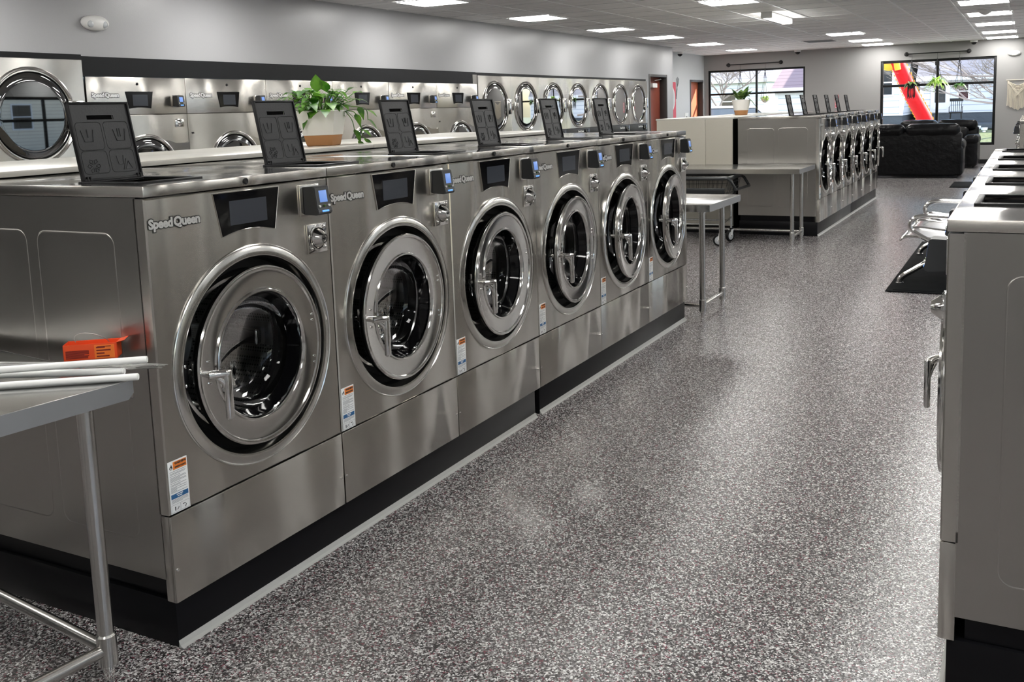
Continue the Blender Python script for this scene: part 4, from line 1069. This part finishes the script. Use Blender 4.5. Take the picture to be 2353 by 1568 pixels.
def sofa(label, loc, rz, W):
    """local: back at y=0, sits facing +y, x from 0 to W"""
    t = thing('leather_sofa', label, 'sofa', loc, rz)
    mb = MB(); cushion(mb, (.02, 0, .05), (W - .02, .20, .84), bev=.05); mb.box((.02, -.004, .07), (W - .02, .01, .80), 'leather', .02, 3, smooth=True); mb.done('back_frame', t)
    mb = MB(); cushion(mb, (.05, .03, .05), (W - .05, .90, .34), bev=.05); mb.done('seat_base', t)
    n = 2
    for k in range(n):
        a, b = .04 + k * (W - .08) / n, .04 + (k + 1) * (W - .08) / n
        mb = MB(); cushion(mb, (a + .005, -.035, .76), (b - .005, .30, .985), bev=.10); mb.done('headrest_cushion', t)
        mb = MB(); cushion(mb, (max(a, .2), .16, .40), (min(b, W - .2) - .004, .38, .84), bev=.08); mb.done('back_cushion', t)
        mb = MB(); cushion(mb, (max(a, .2) + .003, .26, .32), (min(b, W - .2) - .003, .94, .50), bev=.07); mb.done('seat_cushion', t)
    for x0 in (0, W - .22):
        mb = MB(); cushion(mb, (x0, .02, .05), (x0 + .22, .94, .58), bev=.06); cushion(mb, (x0 - .02, .10, .50), (x0 + .24, .98, .68), bev=.088); mb.done('arm', t)
    for x in (.08, W - .14):
        for y in (.04, .84):
            mb = MB(); mb.box((x, y, 0), (x + .06, y + .06, .06), 'black', .004); mb.done('sofa_foot', t)
    return t
sofa('black leather sofa seen from behind, beyond the rear island', (-.98, 17.25, 0), R(1), 1.95)
sofa('farther black leather sofa facing us, under the large window', (1.10, 20.85, 0), pi - R(1), 1.62)

# ------------------------------------------------------------------ plants
def leaf(mb, base, direction, L, Wd, mat, droop=.35, fold=.12):
    base = V(base); d = V(direction).normalized(); side = d.cross(V((0, 0, 1)))
    if side.length < .05: side = V((1, 0, 0))
    side.normalize(); up = side.cross(d).normalized()
    t = bmesh.new(); N = 6; rows = []
    for i in range(N + 1):
        u = i / N; w = Wd * (sin(pi * min(1, u ** .75 * .98 + .02))) * (1 - .25 * u) if 0 < i < N else .0008
        c = base + d * L * u + V((0, 0, -1)) * droop * L * u * u
        rows.append([t.verts.new(c - side * w + up * w * fold), t.verts.new(c), t.verts.new(c + side * w + up * w * fold)])
    for i in range(N):
        for j in range(2): t.faces.new((rows[i][j], rows[i][j + 1], rows[i + 1][j + 1], rows[i + 1][j]))
    mb.merge(t, mat, True)
def ngon_pot(mb, n, prof, mat, rot=0, power=None):
    t = bmesh.new(); rows = []
    K = 48
    for (z, r) in prof:
        row = []
        for j in range(K):
            a = 2 * pi * j / K
            if n == 4:
                e = .22; c, s_ = cos(a), sin(a)
                rr = r / (abs(c) ** (2 / e / 2) + abs(s_) ** (2 / e / 2)) ** (e) if False else r / max(abs(c), abs(s_)) ** .72
            else: rr = r
            row.append(t.verts.new((rr * cos(a + rot), rr * sin(a + rot), z)))
        rows.append(row)
    for i in range(len(prof) - 1):
        for j in range(K): t.faces.new((rows[i][j], rows[i][(j + 1) % K], rows[i + 1][(j + 1) % K], rows[i + 1][j]))
    t.faces.new(rows[0]); bmesh.ops.recalc_face_normals(t, faces=t.faces[:])
    mb.merge(t, mat, True)
def two_tone_pot(t, n, rt, rb, h, split, rot=0):
    mb = MB(); rs = rb + (rt - rb) * split
    ngon_pot(mb, n, [(0, rb * .94), (.004, rb), (h * split, rs)], 'cork', rot); mb.done('pot_base', t)
    mb = MB(); ngon_pot(mb, n, [(h * split, rs), (h * split + .001, rs + .002), (h - .004, rt), (h, rt - .002), (h - .002, rt - .008), (h - .03, rt - .012)], 'potwhite', rot); mb.done('pot', t)
    mb = MB(); mb.lathe([(h - .025, 0), (h - .022, rt * .93)], 'soil', (0, 0, 0), 'z', 24); mb.done('soil', t)
t = thing('potted_pothos', 'trailing green pothos in a white and terracotta faceted pot on the counter', 'plant', (-1.16, 2.16, 1.318))
two_tone_pot(t, 4, .108, .074, .178, .30, R(20))
mb = MB(); rnd = random.Random(21); st = []
for k in range(105):
    a = rnd.uniform(0, 2 * pi); r0 = rnd.uniform(.0, .07); h = rnd.uniform(.165, .285); rr = r0 + rnd.uniform(.02, .11)
    b = V((rr * cos(a), rr * sin(a) * 1.15, h)); L = rnd.uniform(.045, .085)
    d = V((cos(a) + rnd.uniform(-.5, .5), sin(a) + rnd.uniform(-.5, .5), rnd.uniform(-.35, .75)))
    leaf(mb, b, d, L, L * .36, 'leaf', rnd.uniform(.2, .7)); st.append((V((r0 * cos(a), r0 * sin(a), .15)), b))
vine = arc([(.07, .07, .17), (.11, .12, .165), (.125, .15, .10), (.13, .155, .04), (.14, .17, .025)], 5)
vine2 = arc([(.06, .10, .20), (.09, .19, .19), (.10, .24, .175), (.10, .25, .12)], 5)
vine3 = arc([(.11, .05, .17), (.135, .07, .12), (.14, .085, .05), (.15, .10, .016)], 5)
for v_, ks in ((vine, (6, 12, 18)), (vine2, (5, 10, 14)), (vine3, (8, 14))):
    for kk in ks: leaf(mb, v_[min(kk, len(v_) - 1)], (rnd.uniform(-.2, .4), rnd.uniform(.3, 1), rnd.uniform(-.9, .1)), .065, .022, 'leaf', .4)
leaf(mb, (.0, -.03, .27), (.1, -.15, 1), .12, .035, 'leaf', .25); leaf(mb, (.02, .02, .27), (.1, -.55, .9), .11, .036, 'leaf', .3)
leaf(mb, (-.02, -.10, .14), (-.1, -.5, -.9), .05, .02, 'leaf', .3)
for v in mb.bm.verts: v.co.z = max(v.co.z, .003)
mb.done('foliage', t)
mb = MB()
for a, b in st[::2]: mb.tube([a, a.lerp(b, .5) + V((0, 0, .02)), b], .0022, 'leaf', 5)
for v_ in (vine, vine2, vine3): mb.tube(v_, .0022, 'leaf', 5)
mb.done('stem', t)
t = thing('potted_dieffenbachia', 'broad-leaved plant in a round white and terracotta pot on the rear counter', 'plant', (-1.35, 10.94, 1.318))
two_tone_pot(t, 24, .122, .080, .200, .30)
mb = MB(); rnd = random.Random(9); st = []
for k in range(30):
    a = rnd.uniform(0, 2 * pi); b = V((.05 * cos(a), .05 * sin(a), rnd.uniform(.20, .26))); L = rnd.uniform(.12, .17)
    leaf(mb, b, (cos(a) * .7, sin(a) * .7, rnd.uniform(.3, 1.5)), L, L * .26, 'leafdark', rnd.uniform(.1, .6)); st.append((V((.02 * cos(a), .02 * sin(a), .17)), b))
leaf(mb, (-.05, 0, .28), (-1, 0, .9), .17, .035, 'leafdark', .15); leaf(mb, (.05, .02, .27), (1, .1, 1.3), .15, .042, 'leafdark', .2); leaf(mb, (.07, .0, .23), (1, 0, -.5), .17, .034, 'leafdark', .6); leaf(mb, (-.06, 0, .25), (-1, .1, .2), .15, .022, 'leafdark', .2)
mb.done('foliage', t)
mb = MB()
for a, b in st: mb.tube([a, b], .004, 'leafdark', 5)
mb.done('stem', t)

# ------------------------------------------------------------------ window rods and hanging planters
def rod(x0, x1, z0, z1, label):
    t = thing('wall_rod', label, 'rod', ((x0 + x1) / 2, Y1, (z0 + z1) / 2)); cx, cz = (x0 + x1) / 2, (z0 + z1) / 2
    mb = MB(); mb.cyl((x0 - cx, -.10, z0 - cz), (x1 - cx, -.10, z1 - cz), .0125, 'iron', 12); mb.done('rod_bar', t)
    for (x, z) in ((x0, z0), (x1, z1)):
        mb = MB(); mb.lathe([(-.004, .048), (-.012, .046), (-.02, .022), (-.10, .015)], 'iron', (x - cx, 0, z - cz), 'y', 20); mb.sphere((x - cx, -.10, z - cz), .030, 'iron', seg=14); mb.done('rod_flange', t)
rod(-4.51, -3.25, 2.405, 2.415, 'black iron rod with round ends above the smaller window'); rod(-.47, .80, 2.442, 2.446, 'black iron rod with round ends above the sofa window')
def hanger(x, zrod, zpot, label, potmat='potwhite', r=.075, leafm='leaf', style=0, nleaf=18, L=.13):
    yy = Y1 - .10
    t = thing('hanging_planter', label, 'hanging plant', (x, yy, zpot)); H = zrod - .012 - zpot
    mb = MB()
    mb.tube([(0, 0, H), (.004, 0, H - .05), (0, 0, H - .1)], .0025, 'cord', 5)
    kz = H - .16
    mb.sphere((0, 0, kz), .016, 'cord', (1, 1, 1.8), 10)
    mb.tube([(0, 0, H - .1), (0, 0, kz)], .006 if style != 2 else .004, 'cord', 6)
    if style == 1: mb.box((-.045, -.02, kz - .11), (.045, .02, kz - .02), 'cord', .01)
    if style == 2:
        for s_ in (-1, 1): mb.tube([(0, 0, kz), (s_ * .035, 0, kz - .07), (0, 0, kz - .14)], .005, 'cord', 5)
    for k in range(4):
        a = k * pi / 2 + .6; rr = r * 1.04
        mb.tube([(0, 0, kz), (rr * .9 * cos(a), rr * .9 * sin(a), r * 1.2), (rr * cos(a), rr * sin(a), r * .3), (rr * .7 * cos(a + .5), rr * .7 * sin(a + .5), -r * .6), (0, 0, -r * .95)], .0045, 'cord', 5)
    if style == 3:
        for k in range(14):
            a = k * 2 * pi / 14; mb.tube([(r * .85 * cos(a), r * .85 * sin(a), -.02), (r * .9 * cos(a + .1), r * .9 * sin(a + .1), -.16), (r * .85 * cos(a), r * .85 * sin(a), -.26 - .02 * (k % 3))], .0075, 'cord', 5)
    mb.done('macrame_cord', t)
    mb = MB(); mb.lathe([(-r * .9, 0), (-r * .88, r * .45), (-r * .4, r * .85), (r * .1, r * .98), (r * .35, r), (r * .33, r * .9), (r * .1, r * .85)], potmat, (0, 0, 0), 'z', 24); mb.done('pot', t)
    mb = MB(); rnd = random.Random(int(x * 100))
    for k in range(nleaf):
        a = rnd.uniform(0, 2 * pi); b = V((r * .5 * cos(a), r * .5 * sin(a), r * .3)); l = rnd.uniform(.6, 1) * L
        leaf(mb, b, (cos(a), sin(a) * .6 - .2, rnd.uniform(-.1, 1.2)), l, l * (.10 if style == 1 else .26), leafm, rnd.uniform(.3, 1.3))
    mb.done('foliage', t)
hanger(-.345, 2.443, 1.76, 'dark hanging planter with long fringe, leftmost of three at the sofa window', 'black', .085, 'leafdark', 3, 30, .17)
hanger(.178, 2.444, 1.80, 'hanging spider plant, bushy and lime green, at the centre of the sofa window', 'potwhite', .10, 'leaflime', 1, 90, .29)
hanger(.625, 2.446, 1.70, 'hanging planter with white bowl, rightmost of three at the sofa window', 'potwhite', .085, 'leaf', 2, 26, .17)
hanger(-4.20, 2.407, 1.66, 'hanging planter behind the potted plant in the smaller window', 'potwhite', .08, 'leafdark', 0, 16, .15)
hanger(-3.60, 2.413, 1.565, 'white hanging planter with light green leaves in the smaller window', 'potwhite', .095, 'leaflime', 0, 30, .15)

# macrame on back wall
def macrame(x, z, w, h, label):
    t = thing('macrame_hanging', label, 'wall hanging', (x, Y1 - .02, z))
    mb = MB(); mb.cyl((-w / 2 - .03, 0, 0), (w / 2 + .03, 0, 0), .010, 'macrame', 10); mb.done('dowel', t)
    mb = MB(); n = 26
    for k in range(n):
        u = -w / 2 + w * k / (n - 1); f = abs(u) / (w / 2)
        L = h * (1 - .15 * f) * (1 + .02 * sin(k * 5)); top = -.02 - .10 * (1 - f) ** 1
        mb.tube([(u, 0, top), (u + .003 * sin(k), -.006, -L * .55), (u - .003 * cos(k), -.004, -L)], .0062, 'macrame', 5)
    mb.done('fringe', t)
    mb = MB()
    for q in range(4):
        pts = [(-w / 2 + w * i / 12, -.010, -.015 - (.10 + .02 * q) * sin(pi * i / 12) - q * .012) for i in range(13)]; mb.tube(pts, .007, 'macrame', 6)
    for s_ in (-1, 1):
        for q in range(3): mb.tube([(s_ * (w / 2 - q * .02), -.016, -.06), (s_ * w * .25, -.018, -.16 - q * .02), (0, -.02, -.27 - q * .02), (-s_ * .04, -.018, -.31 - q * .02)], .007, 'macrame', 6)
    mb.done('knotted_band', t)
macrame(1.775, 1.785, .40, .64, 'cream macrame wall hanging with long fringe on the back wall')

# ------------------------------------------------------------------ outdoors
mb = MB(); mb.box((-30, Y1 + .25, -.10), (30, 28.3, -.02), 'concrete'); struct(mb.done('pavement'))
mb = MB(); mb.box((X1 + .25, -12, -.10), (30, Y1 + .25, -.02), 'concrete'); struct(mb.done('side_pavement'))
mb = MB(); mb.quad([(-30, 28.3, -.02), (30, 28.3, -.02), (30, 31.2, .42), (-30, 31.2, .42)], 'grass'); mb.quad([(-30, 31.2, .42), (30, 31.2, .42), (30, 60, .6), (-30, 60, .6)], 'grass')
g_ = mb.done('lawn'); struct(g_)
def lap_house(name, label, x0, x1, y, z0, z1, zr, wins, doors=(), roof='shingle_grey', sid='siding', found=True, depth=7, over=.25, hip=0):
    t = thing(name, label, 'house', ((x0 + x1) / 2, y, 0)); cx = (x0 + x1) / 2
    mb = MB(); mb.box((x0 - cx, 0, z0), (x1 - cx, depth, z1), sid)
    for x in (x0, x1 - .12): mb.box((x - cx, -.02, z0), (x - cx + .12, .02, z1), 'trimwhite')
    mb.done('siding_wall', t)
    mb = MB(); mb.box((x0 - cx + .03, .02, .2), (x1 - cx - .03, depth, z0), 'foundation'); mb.done('foundation', t)
    mb = MB(); mb.prism([(-over, z1 - .02), (depth / 2, zr), (depth + over, z1 - .02), (depth + over, z1 - .12), (-over, z1 - .12)], x1 - x0 + .2, roof, ((x0 - cx - .1, 0, 0), (0, 1, 0), (0, 0, 1), (1, 0, 0))); mb.done('roof', t)
    mb = MB(); mb.box((x0 - cx - .1, -over - .02, z1 - .14), (x1 - cx + .1, -over, z1 + .02), 'trimwhite'); mb.done('fascia', t)
    for (a, b, c, d) in wins:
        mb = MB()
        for (p, q, r_, s_) in ((a, a + .06, c, d), (b - .06, b, c, d), (a + .06, b - .06, c, c + .06), (a + .06, b - .06, d - .06, d), (a + .06, b - .06, (c + d) / 2 - .02, (c + d) / 2 + .02)): mb.box((p - cx, -.05, r_), (q - cx, 0, s_), 'trimwhite')
        w = mb.done('house_window', t); mb = MB(); mb.box((a - cx + .05, -.02, c + .05), (b - cx - .05, .005, d - .05), 'housewin'); mb.done('window_pane', w)
    for (a, b, c, d) in doors:
        mb = MB(); mb.box((a - cx, -.05, c), (b - cx, .0, d), 'trimwhite', .01); mb.box((a - cx + .1, -.065, c + .1), (b - cx - .1, -.05, d - .9), 'siding'); dd = mb.done('house_door', t)
        mb = MB(); mb.box((a - cx + .14, -.07, d - .75), (b - cx - .14, -.045, d - .12), 'housewin'); mb.done('door_pane', dd)
    return t
lap_house('neighbour_house', 'white clapboard house wing with a dark window, left of the red tube', -3.50, -1.62, 31.6, .93, 2.75, 4.2, [(-2.30, -1.90, 1.55, 2.45)], roof='shingle_grey')
lap_house('neighbour_house', 'pale clapboard house with porch door and grey roof across the lawn', -1.28, 6.5, 33.2, .95, 2.15, 4.6, [(-.15, .25, 1.35, 1.95), (.9, 1.3, 1.35, 1.95), (1.6, 2.2, 1.35, 1.95)], [(-.95, -.35, .97, 2.05)], roof='shingle_grey')
lap_house('neighbour_garage', 'pale blue garage with brown shingled roof seen in the smaller window', -5.72, -3.75, 31.6, .5, 1.93, 3.4, [], roof='shingle')
lap_house('far_house', 'far white house behind bare trees in the smaller window', -15.5, -9.0, 44.0, .8, 2.6, 4.0, [(-14.6, -14.2, 1.3, 1.8), (-13.8, -13.4, 1.3, 1.8), (-13.0, -12.6, 1.3, 1.8), (-12.2, -11.8, 1.3, 1.8), (-11.2, -10.4, 1.2, 2.0)], roof='shingle_grey')
lap_house('far_house', 'far grey-roofed house behind the garage and trees', -9.0, -2.0, 53.0, .8, 3.2, 5.2, [(-8, -7.3, 1.6, 2.5)], roof='shingle_grey')
# porch rail and rocking chair, flower pots
t = thing('porch_chair', 'dark spindle-back chair on the porch seen through the sofa window', 'chair', (-.10, 32.2, .625))
mb = MB()
for k in range(6): mb.cyl((-.14 + k * .056, .12, .36), (-.16 + k * .064, .20, .72), .010, 'iron', 6)
mb.box((-.20, .17, .70), (.20, .22, .80), 'iron', .01); mb.done('chair_back', t)
mb = MB(); mb.box((-.20, -.20, .33), (.20, .17, .37), 'iron', .01); mb.done('seat', t)
for (x, y) in ((-.17, -.17), (.17, -.17), (-.17, .14), (.17, .14)): mb = MB(); mb.cyl((x, y, .02), (x * .9, y * .9, .34), .014, 'iron', 6); mb.done('leg', t)
for x in (-.19, .19): mb = MB(); mb.tube([(x, -.30, .06), (x, 0, .014), (x, .32, .07)], .013, 'iron', 6); mb.tube([(x, -.15, .34), (x, -.17, .52), (x, .16, .54)], .012, 'iron', 6); mb.done('rocker', t)
mb = MB(); mb.box((-1.3, 31.7, .45), (6.4, 33.15, .62), 'foundation', .02); tag(mb.done('porch_deck'), 'low dark porch deck carrying the chair outside', 'porch')
rnd = random.Random(2)
for k, (x, y, r, lb) in enumerate(((-1.95, 30.9, .15, 'white bowl planter standing on the lawn at the left of the sofa window'), (.78, 31.0, .10, 'small round stone planter by the dark foundation outside'), (.55, 31.1, .14, 'wide pale planter beside the porch outside'))):
    mb = MB(); mb.lathe([(0, r * .5), (r * .3, r * .45), (r * .6, r * .9), (r * 1.3, r), (r * 1.25, r * .85)], 'trimwhite', (0, 0, 0), 'z', 16, cap=False); tag(mb.done('garden_planter'), lb, 'planter', loc=(x, y, .38))
mb = MB()
for k in range(60):
    x = rnd.uniform(-1.65, .2); mb.sphere((x, 31.15 + rnd.uniform(-.15, .2), .44 + rnd.uniform(0, .03)), rnd.uniform(.03, .075), ('trimwhite', 'concrete', 'foundation')[k % 3], (1, 1, .8), 8)
o = mb.done('garden_pebbles'); tag(o, 'pale stones scattered along the dark foundations outside', 'stones'); o['kind'] = 'stuff'

def tree(name, label, x, y, h, seed, spread=1.0, lean=(0, 0)):
    rnd = random.Random(seed); t = thing(name, label, 'tree', (x, y, .4 if y < 32 else .5))
    trunk = MB(); br = MB()
    def grow(p, d, L, r, lvl):
        pts = [p]; dd = d.copy(); q = p.copy()
        for k in range(4):
            dd = (dd + V((rnd.uniform(-.22, .22), rnd.uniform(-.22, .22), rnd.uniform(-.08, .14)))).normalized(); q = q + dd * L / 4; pts.append(q.copy())
        (trunk if lvl == 0 else br).tube(pts, r, 'bark', 6 if lvl < 2 else 4, rads=[r * (1 - .11 * k) for k in range(5)])
        if lvl >= 5 or (lvl == 4 and rnd.random() < .35): return
        n = 6 if lvl == 0 else 4
        for k in range(n):
            a = rnd.uniform(0, 2 * pi); s_ = pts[rnd.choice((2, 3, 4) if lvl else (3, 4))]
            nd = (dd * .6 + V((cos(a), sin(a), rnd.uniform(-.1, .7))) * .8 * spread).normalized()
            grow(s_, nd, L * rnd.uniform(.62, .86), r * .58, lvl + 1)
    grow(V((0, 0, 0)), V((lean[0], lean[1], 1)).normalized(), h * .30, h * .013, 0)
    trunk.done('trunk', t); br.done('branches', t)
tree('bare_tree', 'bare grey tree whose branches fill the right of the sofa window', 2.5, 31.4, 5.4, 4, 1.05, (-.22, 0))
tree('bare_tree', 'bare tree standing before the far white house in the smaller window', -10.3, 35.5, 4.2, 8, 1.0)
tree('bare_tree', 'pale bare tree left of the brown-roofed garage in the smaller window', -7.2, 29.6, 4.2, 15, 1.0)
tree('bare_tree', 'bare tree behind the left house wing in the sofa window', -1.3, 43.5, 7.5, 23, 1.1)
mb = MB(); rnd = random.Random(31)
def limb(p, d, L, r, lvl):
    pts = [p]; q = p.copy(); dd = d.copy()
    for k in range(5):
        dd = (dd + V((rnd.uniform(-.16, .10), 0, rnd.uniform(-.12, .18)))).normalized(); q = q + dd * L / 5; pts.append(q.copy())
    mb.tube(pts, r, 'bark', 5, rads=[r * (1 - .12 * k) for k in range(6)])
    if lvl >= 4: return
    for k in range(4 if lvl < 3 else 3):
        a = rnd.uniform(-.95, 1.0)
        nd = V((dd.x * cos(a) - dd.z * sin(a), rnd.uniform(-.15, .15), dd.x * sin(a) * -1 + dd.z * cos(a))).normalized()
        if nd.z < -.25: nd.z = .2; nd.normalize()
        limb(pts[rnd.choice((1, 2, 3, 4, 5))], nd, L * rnd.uniform(.45, .68), r * .52, lvl + 1)
limb(V((2.7, 28.5, 1.15)), V((-1, 0, .13)).normalized(), 2.3, .055, 0)
limb(V((2.6, 28.6, 2.0)), V((-1, 0, .05)).normalized(), 2.2, .05, 0)
tag(mb.done('low_branch'), 'bare forked branches reaching across the sofa window from the right', 'branch')
# red inflatable tube
t = thing('inflatable_tube', 'leaning red inflatable tube with yellow edges outside the sofa window', 'inflatable', (-.28, 24.0, 0))
ax = [V(p) for p in ((.20, 0, .30), (.02, 0, .90), (-.15, 0, 1.25), (-.34, 0, 1.62), (-.50, 0, 2.0), (-.68, 0, 2.45), (-.82, 0, 3.2))]
mb = MB(); mb.tube(arc(ax, 4), .2, 'tubered', 22, rads=[.185 - .0012 * k for k in range(25)]); mb.done('tube_body', t)
mb = MB(); mb.box((-.05, -.35, -.02), (.55, .35, .34), 'black', .05, 3); mb.done('blower_box', t)
mb = MB(); fine = arc(ax, 4)
for k in range(1, 22):
    p = fine[k]; d = (fine[k + 1] - fine[k - 1]).normalized(); s_ = V((d.z, 0, -d.x))
    for sg in (-1, 1):
        q = p + s_ * sg * .175; mb.prism([(-.05, 0), (.05, 0), (.03, .026), (-.02, .018)], .006, 'tubeyel', (q, d, s_ * sg, V((0, -1, 0))))
mb.tube([(-.62, -.17, 2.17), (-.64, -.18, 2.26), (-.66, -.17, 2.42)], .075, 'tubeyel', 12); mb.done('flame_edge', t)
mb = MB(); mb.tube(arc([(-.70, 0, 2.30), (-.85, .02, 2.25), (-1.0, .05, 2.32), (-1.2, .05, 2.6)], 4), .09, 'tubeyel', 12); mb.done('tube_arm', t)
# parked car beyond smaller window and car at side
def car(label, loc, rz):
    t = thing('parked_car', label, 'car', loc, rz)
    mb = MB(); mb.prism([(-2.2, .35), (2.2, .35), (2.25, .7), (2.0, .95), (1.1, 1.02), (.6, 1.42), (-1.1, 1.45), (-1.7, 1.05), (-2.2, .98)], 1.7, 'carwhite', ((0, -.85, 0), (1, 0, 0), (0, 0, 1), (0, 1, 0)), bev=.06); mb.done('car_body', t)
    mb = MB(); mb.prism([(.95, 1.03), (.55, 1.36), (-1.0, 1.38), (-1.5, 1.06)], 1.74, 'carblue', ((0, -.87, 0), (1, 0, 0), (0, 0, 1), (0, 1, 0)), bev=.02); mb.done('car_windows', t)
    for x in (-1.35, 1.4):
        for y in (-.85, .68):
            mb = MB(); mb.lathe([(0, .0), (0, .20), (.02, .33), (.17, .33), (.17, 0)], 'rubber', (x, y, .33), 'y', 24); mb.done('car_wheel', t)
car('white parked car beyond the smaller window, behind the rear plant', (-5.7, 27.6, -.02), 0)
car('white car parked outside the side windows', (8.2, 6.0, -.02), pi / 2)
t = lap_house('side_house', 'beige clapboard house across from the side windows', -6, 22, 0, .3, 3.2, 5.5, [(-3, -2, 1.2, 2.2), (0.5, 1.6, 1.2, 2.3), (4, 5, 1.2, 2.2), (8, 9, 1.2, 2.3), (13, 14, 1.2, 2.3)], [(6, 6.9, .3, 2.3)], sid='siding_beige')
t.location = (14.5, 9, 0); t.rotation_euler = (0, 0, -pi / 2)

# ------------------------------------------------------------------ light
w = bpy.data.worlds.new('World'); SC.world = w; w.use_nodes = True; nt = w.node_tree
bg = nt.nodes['Background']; sky = nt.nodes.new('ShaderNodeTexSky'); sky.sky_type = 'NISHITA'
sky.sun_disc = False; sky.sun_elevation = R(38); sky.sun_rotation = R(150); sky.air_density = 1.2; sky.dust_density = 1.0
nt.links.new(sky.outputs[0], bg.inputs[0]); bg.inputs[1].default_value = .46
sl = bpy.data.lights.new('sun', 'SUN'); sl.energy = 15.0; sl.angle = R(.6); sl.color = (1, .95, .86)
so = bpy.data.objects.new('sun', sl); COL.objects.link(so)
sd_ = V((-.62, -.62, -.52)); so.rotation_euler = sd_.to_track_quat('-Z', 'Y').to_euler()

# ------------------------------------------------------------------ camera
cam = bpy.data.cameras.new('camera'); co = bpy.data.objects.new('camera', cam); COL.objects.link(co)
f, cx, cy = 2210.4468, 1202.0187, 550.8758
cam.sensor_fit = 'HORIZONTAL'; cam.sensor_width = 36; cam.lens = 36 * f / 2353
cam.shift_x = -(cx - 2353 / 2) / 2353; cam.shift_y = (cy - 1568 / 2) / 2353
right = V((.88537854, .4637419, -.0323773)); fwd = V((-.46370255, .87607442, -.13218756)); up = V((-.03293599, .13204947, .9906958))
mw = Matrix(((right.x, up.x, -fwd.x, 2.04894), (right.y, up.y, -fwd.y, -1.75401), (right.z, up.z, -fwd.z, 1.45823), (0, 0, 0, 1)))
co.matrix_world = mw
cam.clip_start = .05; cam.clip_end = 300
SC.camera = co
SC.view_settings.view_transform = 'Standard'; SC.view_settings.look = 'None'; SC.view_settings.gamma = 1; SC.view_settings.use_curve_mapping = False
SC.view_settings.exposure = 0.33
SC.cycles.use_denoising = True
SC.cycles.max_bounces = 10; SC.cycles.glossy_bounces = 5; SC.cycles.diffuse_bounces = 4; SC.cycles.transparent_max_bounces = 16
SC.cycles.sample_clamp_indirect = 6
SC.cycles.caustics_reflective = False
